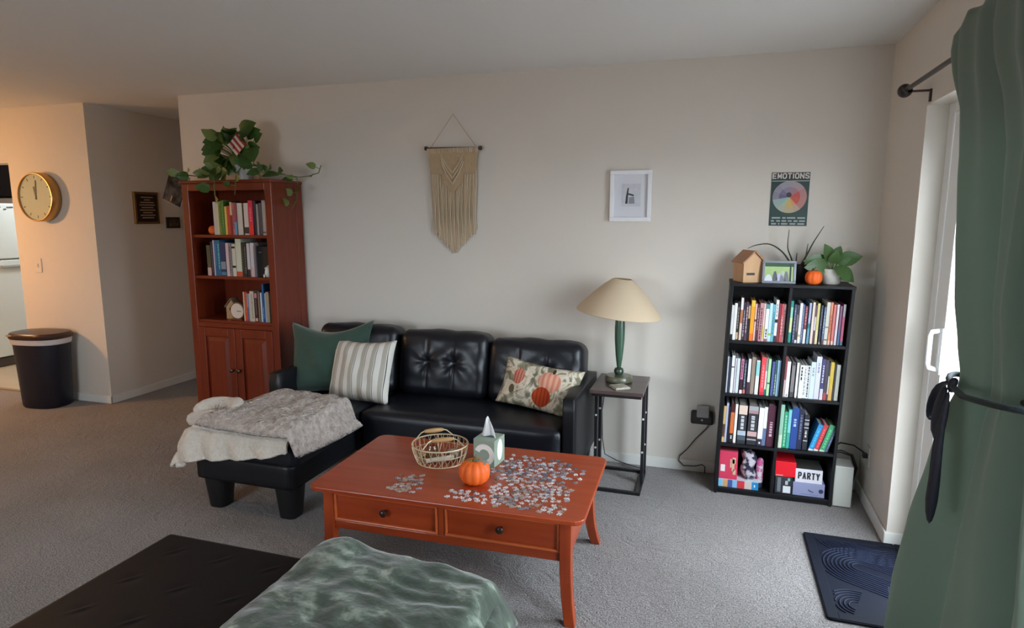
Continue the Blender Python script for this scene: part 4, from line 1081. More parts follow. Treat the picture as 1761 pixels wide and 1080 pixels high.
# ------------------------------------------------------------------ coffee table
ct = thing('coffee_table', 'cherry wood coffee table with two front drawers and flared legs', 'table', (-1.012, 2.495, 0), (0, 0, RAD(1.5)))
tw, td, tz = 1.18, .675, .43
def rrect(w_, d_, r, n=5):
    pts = []
    for cx, cy, a0 in ((w_ / 2 - r, d_ / 2 - r, 0), (-w_ / 2 + r, d_ / 2 - r, 90), (-w_ / 2 + r, -d_ / 2 + r, 180), (w_ / 2 - r, -d_ / 2 + r, 270)):
        for i in range(n + 1):
            a = RAD(a0 + 90 * i / n); pts.append((cx + r * cos(a), cy + r * sin(a)))
    return pts
MB().prism(rrect(tw, td, .045), tz - .020, tz).build('top', MCHX, ct, bevel=.004)
lx, ly = .515, .275
def table_leg(sx, sy):
    mb = MB(); n_ = 9; vs = []
    for i in range(n_):
        t = i / (n_ - 1); z = (tz - .02) * (1 - t)
        fl = .050 * max(0, (t - .35) / .65) ** 2.2
        w2 = .023 - .004 * max(0, t - .4) 
        cx = sx * (lx + fl * .6); cy = sy * (ly + fl)
        vs += [(cx - w2, cy - w2, z), (cx + w2, cy - w2, z), (cx + w2, cy + w2, z), (cx - w2, cy + w2, z)]
    fs = [(i * 4 + k, i * 4 + (k + 1) % 4, (i + 1) * 4 + (k + 1) % 4, (i + 1) * 4 + k) for i in range(n_ - 1) for k in range(4)] + [(0, 1, 2, 3), tuple(range(4 * n_ - 4, 4 * n_))]
    mb.add(vs, fs).build('leg', MCHZ, ct, bevel=.003)
for sx in (-1, 1):
    for sy in (-1, 1): table_leg(sx, sy)
zb = .232
MB().box(-lx + .022, lx - .022, ly - .008, ly + .012, zb, tz - .02).build('back_apron', MCHX, ct, bevel=.002)
for sx in (-1, 1):
    MB().box(sx * lx - .01, sx * lx + .01, -ly + .02, ly - .008, zb, tz - .02).build('side_apron', MCHY, ct, bevel=.002)
yf = -ly - .012
MB().box(-lx + .022, lx - .022, yf, yf + .018, zb, zb + .036).build('front_rail', MCHX, ct, bevel=.003)
MB().box(-lx + .022, lx - .022, yf + .002, yf + .018, tz - .036, tz - .02).build('top_rail', MCHX, ct, bevel=.002)
MB().box(-.014, .014, yf, yf + .018, zb + .036, tz - .036).build('centre_stile', MCHZ, ct, bevel=.003)
MLIP = wood('cherry_edge', (190, 88, 44), (204, 104, 56), 'x')
for xa, xb in ((-lx + .024, -.016), (.016, lx - .024)):
    dr = MB().box(xa + .010, xb - .010, yf + .006, yf + .02, zb + .047, tz - .046).build('drawer', MCHX, ct, bevel=.002)
    lp = MB()
    z0, z1 = zb + .037, tz - .037
    lp.box(xa, xb, yf - .004, yf + .014, z0, z0 + .010); lp.box(xa, xb, yf - .004, yf + .014, z1 - .010, z1)
    lp.box(xa, xa + .010, yf - .004, yf + .014, z0 + .010, z1 - .010); lp.box(xb - .010, xb, yf - .004, yf + .014, z0 + .010, z1 - .010)
    lp.build('drawer_edge', MLIP, dr, bevel=.003)
    k = MB(); k.lathe([(.007, -.002), (.007, .012), (.015, .018), (.016, .026), (.010, .032), (.002, .033)], 16, Matrix.Translation(((xa + xb) / 2, yf + .006, (z0 + z1) / 2 + .004)) @ Matrix.Rotation(RAD(90), 4, 'X'))
    k.build('knob', MKNOB, dr, smooth=50)

# pumpkin, tissue box, basket on the table
pk = pumpkin('pumpkin', 'orange ribbed pumpkin with tan stem beside the wire basket on the coffee table', (-.925, 2.385, tz), .068, .104, ribs=11)
for i, (dx, dy, c_) in enumerate(((-.03, -.01, (150, 128, 60)), (.035, .008, (112, 104, 88)), (.0, .03, (176, 110, 60)), (.05, .02, (128, 122, 112)))):
    k = MB(); k.grid(lambda u, v: ((u - .5) * .034, v * .040 - .01, .006 * sin(u * pi) - .010 * v * v), 4, 4)
    k.build('stem_leaf', C(*c_, .8), pk, loc=(dx * .5, dy * .5, .100), rot=(0, 0, (1.3, -1.2, .2, -1.7)[i]), solid=.0015)
tx = thing('tissue_box', 'sage green tissue box with white ring print behind the pumpkin', 'tissue box', (-.945, 2.625, tz), (0, 0, RAD(-6)))
MB().box(-.053, .053, -.056, .056, 0, .125).build('box', M('sage_card', (142, 158, 142), .5), tx, bevel=.002)
def ring_arc(name, r0, r1, a0, a1, mtx, mat):
    k = MB(); n_ = 16
    P_ = [(r1 * cos(RAD(a0 + (a1 - a0) * i / n_)), r1 * sin(RAD(a0 + (a1 - a0) * i / n_))) for i in range(n_ + 1)]
    Q_ = [(r0 * cos(RAD(a1 - (a1 - a0) * i / n_)), r0 * sin(RAD(a1 - (a1 - a0) * i / n_))) for i in range(n_ + 1)]
    vs = [(a, 0, b) for a, b in P_ + Q_]; m_ = 2 * n_ + 2
    vs2 = [(a, .0012, b) for a, b in P_ + Q_]
    fs = [(i, i + 1, m_ - 2 - i, m_ - 1 - i) for i in range(n_)] 
    fs += [(m_ + i, m_ + m_ - 1 - i, m_ + m_ - 2 - i, m_ + i + 1) for i in range(n_)]
    fs += [(i, m_ + i, m_ + i + 1, i + 1) for i in range(n_)] + [(m_ - 1 - i, m_ - 2 - i, 2 * m_ - 2 - i, 2 * m_ - 1 - i) for i in range(n_)]
    k.add(vs + vs2, fs, mtx); return k.build(name, mat, tx)
MCW = C(236, 234, 230)
ring_arc('ring_print', .026, .050, -60, 160, Matrix.Translation((.002, -.0572, .055)), MCW)
ring_arc('oval_print', .002, .040, 0, 360, Matrix.Translation((.0535, .002, .068)) @ Matrix.Rotation(RAD(90), 4, 'Z') @ Matrix.Diagonal((.7, 1, 1.25, 1)), MCW)
MB().box(-.030, .030, -.014, .014, .1245, .1262).build('slot', C(70, 80, 74), tx)
k = MB()
def tissue(u, v):
    a = 2 * u - 1
    wv_ = (1 - v) ** .8
    return (a * (.036 * wv_ + .004) + .004 * v - .012 * v * v, .012 * sin(a * 4 + .6) * (1 - .7 * v) + .006 * a * v, .122 + .098 * v - .012 * abs(a) * v)
k.grid(tissue, 16, 12)
k.build('tissue', M('tissue_paper', (240, 240, 242), .9, trans=.3), tx, smooth=180, solid=.001)

MWIRE = M('brass_wire', (214, 198, 164), .4, .5, metal=.3)
MGRIP = M('turned_grip', (184, 146, 98), .5, var=(30, .3), rgb2=(164, 122, 78), stretch=(.2, 1, 1))
wb = thing('wire_basket', 'oval brass wire basket with two wooden handle grips on the coffee table', 'basket', (-1.165, 2.565, tz), (0, 0, RAD(4)))
def ell(a, b, z, n=40): return [(a * cos(2 * pi * i / n), b * sin(2 * pi * i / n), z) for i in range(n)]
ra, rb, ba, bb_ = .130, .122, .108, .096
MB().tube(ell(ra, rb, .088), .0035, 6, closed=True).build('rim', MWIRE, wb, smooth=80)
MB().tube(ell(ba, bb_, .004), .003, 6, closed=True).build('foot_ring', MWIRE, wb, smooth=80)
MB().tube(ell((ra + ba) / 2 + .006, (rb + bb_) / 2 + .006, .05), .0015, 5, closed=True).build('middle_ring', MWIRE, wb, smooth=80)
def side(t, a):
    e = 1 - (1 - t) ** 1.8
    A__ = ba + (ra - ba) * e; B__ = bb_ + (rb - bb_) * e
    return (A__ * cos(a), B__ * sin(a), .004 + .084 * t)
wr_ = MB()
NW = 26
for i in range(NW):
    for s_ in (-1, 1):
        wr_.tube([side(t / 5, 2 * pi * (i + s_ * .75 * t / 5) / NW) for t in range(6)], .0011, 4)
o = wr_.build('mesh_wires', MWIRE, wb, smooth=80); o['kind'] = 'stuff'
for i in range(8):
    MB().tube([side(t / 5, 2 * pi * (i + .5) / 8) for t in range(6)], .0022, 5).build('upright_wire', MWIRE, wb, smooth=80)
bt = MB()
for i in range(9):
    x = -ba + 2 * ba * (i + .5) / 9; yy = bb_ * math.sqrt(max(0, 1 - (x / ba) ** 2))
    bt.tube([(x, -yy, .004), (x, yy, .004)], .0012, 4)
o = bt.build('bottom_wires', MWIRE, wb); o['kind'] = 'stuff'
def handle(p0, p1, lift, out, g0, g1):
    """bail from rim point to rim point with a turned grip in the middle"""
    a, b = Vector(p0), Vector(p1)
    up_ = Vector(out) 
    c1, c2 = a + up_ * .85 + (b - a) * .16, b + up_ * .85 - (b - a) * .16
    m1, m2 = a + up_ + (b - a) * .24, b + up_ - (b - a) * .24
    hnd = MB().tube([a, c1, m1, m2, c2, b], .0028, 6).build('bail', MWIRE, wb, smooth=60)
    ax = (m2 - m1)
    MB().tube([m1 + ax * t for t in (0, .12, .3, .5, .7, .88, 1)], [.006, .0095, .011, .012, .011, .0095, .006], 12).build('grip', MGRIP, hnd, smooth=70)
handle(side(1, RAD(170)), side(1, RAD(80)), 0, (-.006, .006, .030), 0, 1)
handle(side(1, RAD(250)), side(1, RAD(350)), 0, (-.025, .060, .020), 0, 1)
gj = thing('glass_jar', 'small clear glass jar lying inside the wire basket', 'jar', (-1.205, 2.565, tz + .008), (0, 0, RAD(30)))
MB().lathe([(.028, 0), (.030, .003), (.030, .058), (.024, .066), (.024, .074), (.021, .074), (.021, .066), (.026, .056), (.026, .006)], 20).build('jar', glass_mat('jar_glass', (236, 232, 224)), gj, smooth=50)
MB().lathe([(.020, .006), (.025, .008), (.025, .035), (.018, .036)], 16).build('contents', C(150, 118, 84, .8), gj, smooth=50)
cl = tag(MB().tube([(-1.215, 2.515, tz + .014), (-1.10, 2.575, tz + .024)], [.010, .013], 12).build('rolled_napkin', C(206, 196, 180, .9), None, smooth=60), 'rolled cream napkin lying in the bottom of the wire basket', 'napkin')
ln_ = thing('candle_tin', 'low silver candle tin inside the wire basket, beside the jar', 'candle', (-1.118, 2.615, tz + .008))
MB().lathe([(.03, 0), (.032, .002), (.032, .03), (.029, .03), (.029, .024)], 20).build('tin', M('tin', (176, 172, 164), .35, metal=.8), ln_, smooth=50)
MB().lathe([(.001, .022), (.0285, .022), (.0285, .025), (.001, .025)], 16).build('wax', C(226, 210, 186), ln_)

# ------------------------------------------------------------------ jigsaw puzzle pieces
def jig(seed):
    r_ = random.Random(seed); s_ = .0085; pts = []
    for side_ in range(4):
        a = RAD(90 * side_); tp_ = r_.choice((-1, 1))
        for u, o_ in ((-1, 0), (-.28, 0), (-.34, .42 * tp_), (0, .66 * tp_), (.34, .42 * tp_), (.28, 0)):
            x, y = u, -1 - o_
            pts.append(((x * cos(a) - y * sin(a)) * s_, (x * sin(a) + y * cos(a)) * s_))
    return MB().prism(pts, 0, .0022).mesh('puzzle_piece')
PIECE = []
for i, c_ in enumerate(((244, 242, 244), (214, 214, 220), (186, 184, 190), (150, 150, 160), (112, 112, 124), (196, 170, 158), (150, 116, 100), (222, 206, 200))):
    me = jig(i * 3 + 1); me.materials.append(M('puzzle_%d' % i, c_, .35, .5, var=(160, .1, 2), rgb2=tuple(int(v * .72) for v in c_)))
    PIECE.append(me)
def scatter():
    r_ = random.Random(42); pos = []
    def dens(x, y):
        if not (-.995 < x < -.505 and 2.205 < y < 2.75): return 0
        if (x + .925) ** 2 + (y - 2.385) ** 2 < .085 ** 2: return 0
        if abs(x + .945) < .07 and abs(y - 2.625) < .075: return 0
        d_ = math.exp(-((x + .73) / .12) ** 2 - ((y - 2.58) / .10) ** 2) + .75 * math.exp(-((x + .80) / .13) ** 2 - ((y - 2.30) / .07) ** 2) + .5 * math.exp(-((x + .66) / .12) ** 2 - ((y - 2.38) / .12) ** 2)
        if y < 2.24 and x > -.62: d_ *= .4
        return d_ + .05
    n_ = 0
    while len(pos) < 262 and n_ < 60000:
        n_ += 1
        x, y = r_.uniform(-1.0, -.50), r_.uniform(2.20, 2.75)
        if r_.random() > dens(x, y): continue
        if all((x - a) ** 2 + (y - b) ** 2 > .0188 ** 2 for a, b in pos): pos.append((x, y))
    n_ = 0; left = []
    while len(left) < 30 and n_ < 8000:
        n_ += 1
        x, y = r_.gauss(-1.185, .030), r_.gauss(2.305, .045)
        if not (2.21 < y < 2.39): continue
        if all((x - a) ** 2 + (y - b) ** 2 > .0188 ** 2 for a, b in left): left.append((x, y))
    left += [(-1.252, 2.232), (-1.235, 2.226)]
    for lst, lab, grp in ((pos, 'jigsaw piece in the big scatter right of the pumpkin on the coffee table', 'loose jigsaw pieces right of the pumpkin'), (left, 'jigsaw piece in the small patch left of the pumpkin on the coffee table', 'loose jigsaw pieces left of the pumpkin')):
        for x, y in lst:
            if lst is left: ci = r_.choice((5, 5, 7, 6, 2))
            elif x < -.78 and y < 2.42: ci = r_.choice((0, 0, 0, 1, 1, 7, 4))
            elif y > 2.48: ci = r_.choice((0, 1, 1, 2, 2, 3, 3, 4, 4))
            else: ci = r_.choice((0, 1, 2, 3, 5, 6, 7, 7))
            me = PIECE[ci]
            o = bpy.data.objects.new('puzzle_piece', me); COL.objects.link(o)
            o.location = (x, y, tz + .0002); o.rotation_euler = (0, 0, r_.uniform(0, 6.28))
            cw_ = ('white', 'pale grey', 'light grey', 'mid grey', 'dark grey', 'pinkish', 'brown', 'blush white')[ci]
            tag(o, cw_ + ' ' + lab, 'puzzle piece', cw_ + ' ' + grp)
scatter()

# ------------------------------------------------------------------ lamp table + lamp
st = thing('side_table', 'narrow end table with dark wood top and black metal frame', 'table', (-.4775, 3.60, 0))
MESP = wood('espresso_wood', (70, 56, 54), (82, 66, 62), 'x', .35, .2)
MB().box(-.148, .148, -.20, .20, .577, .597).build('top', MESP, st, bevel=.002)
for sx in (-1, 1):
    for yy in (-.015, .125):
        lg = MB().box(sx * .137 - .009, sx * .137 + .009, yy - .018, yy + .018, .018, .577).build('leg', MMETAL, st, bevel=.002)
        for zz in (.20, .40):
            k = MB(); k.lathe([(.0015, -.002), (.007, -.001), (.006, .003), (.001, .004)], 10, Matrix.Translation((sx * .137 - sx * .0 , yy - .018, zz)) @ Matrix.Rotation(RAD(90), 4, 'X')); k.build('bolt', M('bolt_steel', (206, 206, 210), .3), lg, smooth=50)
    MB().box(sx * .137 - .018, sx * .137 + .010, -.188, .16, 0, .018).build('foot', MMETAL, st, bevel=.002)
for yy in (-.188, .14):
    MB().box(-.119, .119, yy, yy + .022, 0, .018).build('cross_bar', MMETAL, st, bevel=.002)
for yy in (-.18, .14):
    MB().box(-.137, .137, yy, yy + .02, .557, .577).build('top_rail', MMETAL, st, bevel=.002)
lp = thing('table_lamp', 'table lamp with green spindle base and wide cream cone shade', 'lamp', (-.497, 3.64, .597))
MLG = M('lamp_green', (62, 92, 74), .28, .5, coat=.4)
MLO = M('lamp_olive', (92, 92, 74), .3, .5, coat=.3)
MB().lathe([(.07, 0), (.078, .004), (.080, .012), (.080, .026), (.072, .036), (.02, .040)], 32).build('base', MLO, lp, smooth=40)
MB().lathe([(.012, .036), (.024, .044), (.0295, .060), (.024, .078), (.010, .084)], 24).build('ball', M('lamp_ball', (44, 62, 48), .25, coat=.5), lp, smooth=70)
MB().lathe([(.010, .084), (.013, .088), (.022, .16), (.029, .25), (.030, .32), (.026, .39), (.020, .425), (.010, .43)], 28).build('spindle', MLG, lp, smooth=70)
MB().tube([(0, 0, .43), (0, 0, .56)], .006, 8).build('stem', MGOLD, lp, smooth=60)
sh = MB()
pr_o = [(.245, .405), (.235, .425), (.165, .505), (.105, .565), (.062, .600), (.050, .606)]
pr = pr_o + [(r_ - .003, z - .003) for r_, z in pr_o[::-1]]
n_ = 48
vs = [(r_ * cos(2 * pi * k / n_), r_ * sin(2 * pi * k / n_), z - .5) for r_, z in pr for k in range(n_)]
fs = [(i * n_ + k, i * n_ + (k + 1) % n_, ((i + 1) % len(pr)) * n_ + (k + 1) % n_, ((i + 1) % len(pr)) * n_ + k) for i in range(len(pr)) for k in range(n_)]
sh.add(vs, fs)
sh.build('lamp_shade', M('shade_cream', (218, 196, 168), .8, .2, trans=.2), lp, smooth=60, loc=(0, 0, .5), rot=(0, RAD(6.5), 0))
MB().tube([(.048 * cos(a), .048 * sin(a), .100) for a in (0, pi)], .002, 5).build('shade_spider', MGOLD, lp, loc=(0, 0, .5), rot=(0, RAD(6.5), 0))
cs = thing('coaster_stack', 'pale tile coaster lying in front of the lamp base', 'coaster', (-.470, 3.49, .597), (0, 0, RAD(35)))
MB().box(-.045, .045, -.045, .045, 0, .009).build('tile', M('coaster_tile', (196, 190, 178), .4, var=(30, .3), rgb2=(120, 112, 96)), cs, bevel=.002)
MB().box(-.042, .042, -.042, .042, .009, .012).build('print', M('coaster_print', (150, 140, 122), .4, var=(40, .2), rgb2=(196, 190, 176)), cs)
tag(MB().tube([(-.60, 3.79, .57), (-.605, 3.83, .50), (-.625, 3.85, .34), (-.62, 3.855, .16), (-.60, 3.84, .06), (-.52, 3.83, .03), (-.44, 3.825, .012), (-.36, 3.80, .008)], .003, 6).build('lamp_cord', C(60, 62, 66), None, smooth=80), 'thin dark lamp cord running down the wall behind the end table', 'cord')

# wall outlet with chargers between table and black bookcase
ol = thing('outlet_adapter', 'black outlet power block on the wall between end table and black bookcase', 'outlet', (-.018, BY, .352))
MB().box(-.066, .066, -.035, 0, -.042, .042).build('block', M('outlet_black', (40, 36, 34), .4), ol, bevel=.012)
MB().lathe([(.001, 0), (.006, 0), (.005, .002), (.001, .002)], 10, Matrix.Translation((0, -.035, -.012)) @ Matrix.Rotation(RAD(90), 4, 'X')).build('screw', C(190, 190, 190, .3), ol)
wc_ = thing('wall_charger', 'grey cube wall charger plugged in above the black outlet block', 'charger', (-.014, BY - .035, .40))
MB().box(-.036, .036, -.035, 0, -.036, .036).build('body', C(150, 144, 140, .4), wc_, bevel=.006)
MB().box(-.012, .012, -.005, .034, -.03, -.012).build('prongs', C(120, 120, 120, .4), wc_)
tag(MB().tube([(.02, BY - .02, .312), (.012, BY - .02, .29), (-.05, BY - .02, .215), (-.10, BY - .02, .14), (-.140, BY - .02, .095), (-.145, BY - .02, .065), (-.115, BY - .02, .035), (-.05, BY - .022, .04), (-.005, BY - .022, .055), (.012, BY - .03, .045), (.012, BY - .03, .008)], .0032, 6).build('charger_cord', C(46, 42, 40), None, smooth=80), 'thin black cord looping below the outlet block to the carpet', 'cord')

# ------------------------------------------------------------------ on the black bookcase
TX = BX + SH * BHT
zt_ = BHT
b2 = thing('birdhouse', 'large light wood birdhouse at the left end of the black bookcase top', 'birdhouse', (.190, 3.715, zt_), (0, 0, RAD(24)))
bw = .058
MB().prism([(-bw, 0), (bw, 0), (bw, .108), (0, .165), (-bw, .108)], -.06, .06, 'y').build('body', M('maple', (206, 164, 122), .6, var=(16, .3), rgb2=(188, 144, 102), stretch=(1, 1, .2)), b2, bevel=.002)
for s_ in (-1, 1):
    mtx = Matrix.Translation((0, 0, .171)) @ Matrix.Rotation(s_ * RAD(44), 4, 'Y')
    MB().box(0 if s_ > 0 else -.094, .094 if s_ > 0 else 0, -.072, .072, -.004, .004, mtx).build('roof_panel', M('maple_roof', (176, 128, 92), .6, var=(16, .3), rgb2=(156, 112, 80)), b2, bevel=.002)
MB().box(-.040, .006, -.0615, -.0595, .04, .053).build('slot', C(44, 28, 22), b2)
ph = thing('photo_frame', 'silver photo frame with family snapshot on the black bookcase', 'photo frame', (.342, 3.650, zt_), (RAD(-8), 0, 0))
f = MB()
f.box(-.084, .084, -.008, .008, 0, .013); f.box(-.084, .084, -.008, .008, .109, .122); f.box(-.084, -.071, -.008, .008, .013, .109); f.box(.071, .084, -.008, .008, .013, .109)
f.build('frame', M('silver_frame', (142, 146, 156), .35, .5, metal=.3), ph, bevel=.002)
MB().box(-.071, .071, -.003, .004, .013, .109).build('photo', M('photo_lawn', (140, 176, 96), .4, var=(12, .3), rgb2=(186, 206, 150)), ph)
MB().box(-.071, .071, -.004, 0, .090, .109).build('photo_trees', C(56, 84, 58), ph)
MB().box(.052, .060, -.004, 0, .013, .106).build('photo_post', C(40, 40, 48), ph)
for x, w2, hh, c_ in ((-.052, .022, .034, (216, 220, 224)), (-.02, .014, .052, (92, 96, 104)), (.004, .024, .040, (190, 186, 214)), (.018, .016, .054, (178, 190, 170)), (.036, .014, .052, (120, 120, 130))):
    k = MB(); k.prism([(x - w2, .013), (x + w2, .013), (x + w2 * .7, .013 + hh * .6), (x + w2 * .3, .013 + hh), (x - w2 * .3, .013 + hh), (x - w2 * .7, .013 + hh * .6)], -.0045, -.001, 'y'); k.build('photo_figure', C(*c_), ph)
MB().box(-.02, .02, .006, .012, .0, .09, Matrix.Translation((0, .0, .01)) @ Matrix.Rotation(RAD(-16), 4, 'X')).build('easel', MPLASTB, ph)
sn = thing('spiky_plant', 'spiky thin leaved plant in a black pot behind the photo frame', 'plant', (.455, 3.76, zt_))
MB().lathe([(.046, 0), (.05, .004), (.058, .095), (.054, .095), (.05, .08)], 24).build('pot', MPLASTB, sn, smooth=50)
MB().lathe([(.001, .078), (.052, .08), (.052, .084), (.001, .086)], 16).build('soil', C(50, 40, 32, .9), sn)
MSP = M('spike_green', (62, 76, 58), .5)
for pts in ([(-.03, 0, .08), (-.046, 0, .13), (-.068, 0, .19), (-.066, 0, .285)], [(.0, 0, .08), (.03, 0, .15), (.06, 0, .22), (.105, .0, .305)], [(.01, .01, .08), (.025, .01, .13), (.032, 0, .21)],
            [(-.02, -.01, .08), (-.022, -.01, .12), (-.020, -.01, .16)], [(-.035, 0, .08), (-.09, 0, .16), (-.16, -.01, .205), (-.23, -.02, .20), (-.275, -.02, .18)]):
    P4 = [Vector(pts[0])] + [Vector(p) for p in pts] + [Vector(pts[-1])]
    sm = []
    for i in range(1, len(P4) - 2):
        for k in range(5):
            t = k / 5
            a_, b_, c_, d_ = P4[i - 1:i + 3]
            sm.append(.5 * ((2 * b_) + (c_ - a_) * t + (2 * a_ - 5 * b_ + 4 * c_ - d_) * t * t + (3 * b_ - a_ - 3 * c_ + d_) * t ** 3))
    sm.append(P4[-1]); nn = len(sm)
    MB().tube(sm, [.010 * (1 - .75 * i / (nn - 1)) for i in range(nn)], 6, flat=.6).build('blade', MSP, sn, smooth=80)
pumpkin('pumpkin', 'small bright orange pumpkin between the photo frame and white potted plant', (.510, 3.635, zt_), .043, .076, ribs=8)
wp = thing('potted_plant', 'broad leaved green plant in a white pot at the right end of the black bookcase', 'plant', (.605, 3.70, zt_))
MB().lathe([(.034, 0), (.042, .004), (.054, .05), (.052, .082), (.047, .082), (.045, .07)], 28).build('pot', M('white_pot', (206, 202, 192), .5), wp, smooth=50)
MB().lathe([(.001, .066), (.046, .068), (.046, .072), (.001, .074)], 16).build('soil', C(50, 40, 32, .9), wp)
ML3 = M('broad_leaf', (56, 88, 44), .4, .5, var=(14, .3), rgb2=(88, 116, 66), trans=.2)
LM3 = leaf_mesh(); LM3.materials.append(ML3)
for p, d, ln, ro in (((-.03, -.01, .115), (-1, -.35, .12), .115, .3), ((-.03, -.02, .10), (-1, -.5, -.08), .115, -.2), ((-.01, .0, .12), (-.25, -.3, .9), .10, .4), ((.0, -.01, .11), (.1, -.6, .7), .08, 0),
                     ((.03, 0, .125), (.95, -.3, .30), .11, .5), ((.02, -.01, .115), (.8, -.5, .4), .07, -.4), ((.02, -.04, .10), (.45, -.7, -.6), .11, .2), ((.03, -.03, .09), (.6, -.5, -.75), .10, -.3), ((.01, .02, .14), (.4, .1, .8), .07, 0)):
    leaf(wp, p, d, ln, LM3, ro, 1.0)
    MB().tube([(0, 0, .06), p], .0028, 5).build('leaf_stalk', M('stalk_green', (90, 120, 70), .5), wp)

# ------------------------------------------------------------------ bottom row of the black bookcase
def bx(xf): return BX + xf
zb0 = BSH[3]
yF = BYF + .02
gb = thing('game_box', 'flat colourful children game box lying in the bottom left compartment', 'box', (bx(.022), yF, zb0))
MB().box(0, .213, 0, .20, 0, .046).build('box', C(206, 214, 222), gb, bevel=.001)
for xa, xb, c_ in ((.0, .022, (120, 190, 224)), (.024, .05, (206, 160, 110)), (.05, .075, (70, 84, 150)), (.075, .10, (130, 180, 220)), (.10, .14, (206, 50, 64)), (.14, .178, (200, 186, 178)), (.178, .213, (26, 130, 190))):
    MB().box(xa, xb, -.0008, .0005, .001, .045).build('box_print', C(*c_), gb)
MB().box(.190, .196, -.0014, 0, .016, .030).build('logo_mark', C(220, 230, 236), gb)
pkb = thing('pink_box', 'upright crimson pink box with white label in the bottom left compartment', 'box', (bx(.022), yF + .002, zb0 + .046))
MB().box(0, .098, 0, .16, 0, .165).build('box', M('pink_card', (206, 56, 88), .4), pkb, bevel=.0015)
MB().box(.008, .032, -.001, .001, .045, .085).build('label', C(226, 222, 220), pkb)
k = MB()
for a, b, c_, e in ((.058, .066, .07, .12), (.068, .082, .05, .12), (.07, .088, .095, .13), (.074, .09, .03, .06)): k.box(a, b, -.001, .0005, c_, e)
k.build('pale_marks', C(206, 170, 140), pkb)[ 'kind'] = 'stuff'
MB().box(.002, .096, .001, .159, .165, .172).build('lid', C(120, 30, 46), pkb)
bg_ = thing('patterned_pouch', 'dark blue and white patterned cloth pouch beside the pink box', 'pouch', (bx(.180), yF + .06, zb0 + .046))
put('pouch', soft_box(.072, .09, .165, .03, 8, 8, 10, fn=lambda p, u, v, t: (p.x + .008 * sin(5 * t + 2 * v), p.y, p.z + .006 * sin(7 * u))), M('pouch_print', (30, 30, 52), .8, var=(30, .06, 2), rgb2=(190, 180, 190)), bg_, (0, 0, .0825))
MB().tube([(-.028, -.02, .158), (0, -.03, .176), (.028, -.02, .158)], .004, 6).build('strap', C(60, 50, 60), bg_)
rl_ = thing('rolled_cloth', 'rolled white cloth with pink pattern standing right of the dark pouch', 'cloth', (bx(.242), yF + .06, zb0))
MB().lathe([(.014, 0), (.019, .012), (.0195, .09), (.018, .158), (.009, .17)], 16).build('roll', M('cloth_print', (206, 198, 204), .8, var=(34, .06, 2), rgb2=(200, 80, 140)), rl_, smooth=60)
MB().lathe([(.0185, 0), (.0200, .012), (.0200, .03), (.016, .031)], 16).build('dark_end', C(36, 40, 60), rl_, smooth=50)
rb_ = thing('red_box', 'glossy red square box on the black box in the bottom right compartment', 'box', (bx(.318), yF + .004, zb0 + .098))
MB().box(0, .105, 0, .17, 0, .086).build('box', M('red_card', (226, 24, 40), .35), rb_, bevel=.002)
MB().box(.004, .040, -.0006, .0004, .004, .009).build('print', C(240, 150, 150), rb_)
kb = thing('black_box', 'black printed box with white label under the red box', 'box', (bx(.320), yF, zb0))
MB().box(0, .088, 0, .16, 0, .098).build('box', C(44, 46, 52, .4), kb, bevel=.002)
MB().box(.012, .030, -.0006, .0004, .01, .092).build('print_panel', C(108, 114, 120), kb)
MB().box(.042, .080, -.0006, .0004, .006, .046).build('label', C(214, 214, 216), kb)
MB().box(.064, .076, -.0006, .0004, .076, .092).build('print', C(130, 176, 160), kb)
MB().box(.052, .066, -.0006, .0004, .054, .076).build('print', C(180, 180, 184), kb)
lv = thing('lavender_box', 'lavender grey box under the white party box', 'box', (bx(.412), yF + .002, zb0), (0, 0, 0))
MB().box(0, .160, 0, .16, 0, .076).build('box', C(140, 144, 178, .5), lv, bevel=.002)
k = MB(); k.prism([(.078, .042), (.086, .036), (.106, .028), (.104, .024), (.084, .030), (.078, .036)], -.0008, .0004, 'y'); k.build('emblem', C(60, 60, 90), lv)
k = MB(); k.lathe([(.001, 0), (.012, 0), (.012, .001), (.001, .001)], 16, Matrix.Translation((.142, -.0002, .036)) @ Matrix.Rotation(RAD(90), 4, 'X')); k.build('round_mark', C(50, 50, 76), lv)
MB().box(.04, .13, -.0005, .0004, .010, .013).build('print_line', C(110, 112, 150), lv)
pbx = thing('party_box', 'white game box lettered PARTY on the lavender box', 'box', (bx(.421), yF + .004, zb0 + .076))
MB().box(0, .136, 0, .15, 0, .078).build('box', C(216, 212, 220, .5), pbx, bevel=.0015)
MB().box(.001, .135, .001, .149, .0775, .0795).build('lid_top', C(70, 68, 64), pbx)
me = text_mesh('PARTY', .040, .0190, .0036, .0076); me.materials.append(C(28, 28, 30)); link('lettering', me, pbx, loc=(.068, .0001, .040))

# modem and cords at the right wall
mo = thing('router', 'grey white upright box router on the carpet right of the black bookcase', 'router', (.726, 3.665, 0), (0, 0, RAD(-3)))
MB().box(-.046, .046, -.065, .065, .004, .232).build('case', M('router_white', (186, 186, 178), .5), mo, bevel=.006)
MB().box(-.04, .04, -.058, .058, 0, .005).build('foot', MPLASTB, mo)
tag(MB().tube([(.70, 3.845, .25), (.74, 3.84, .285), (.80, 3.80, .29), (.835, 3.73, .28), (RX - .004, 3.69, .276)], .004, 6).build('data_cord', MPLASTB, None, smooth=80), 'thin black cord from behind the router to the right wall plug', 'cord')
tag(MB().tube([(.69, 3.76, .255), (.73, 3.76, .262), (.785, 3.76, .245), (.815, 3.77, .17), (.80, 3.78, .08), (.77, 3.79, .02)], .009, 8).build('power_cord', MPLASTB, None, smooth=80), 'thick black cord curling over the router down to the carpet', 'cord')
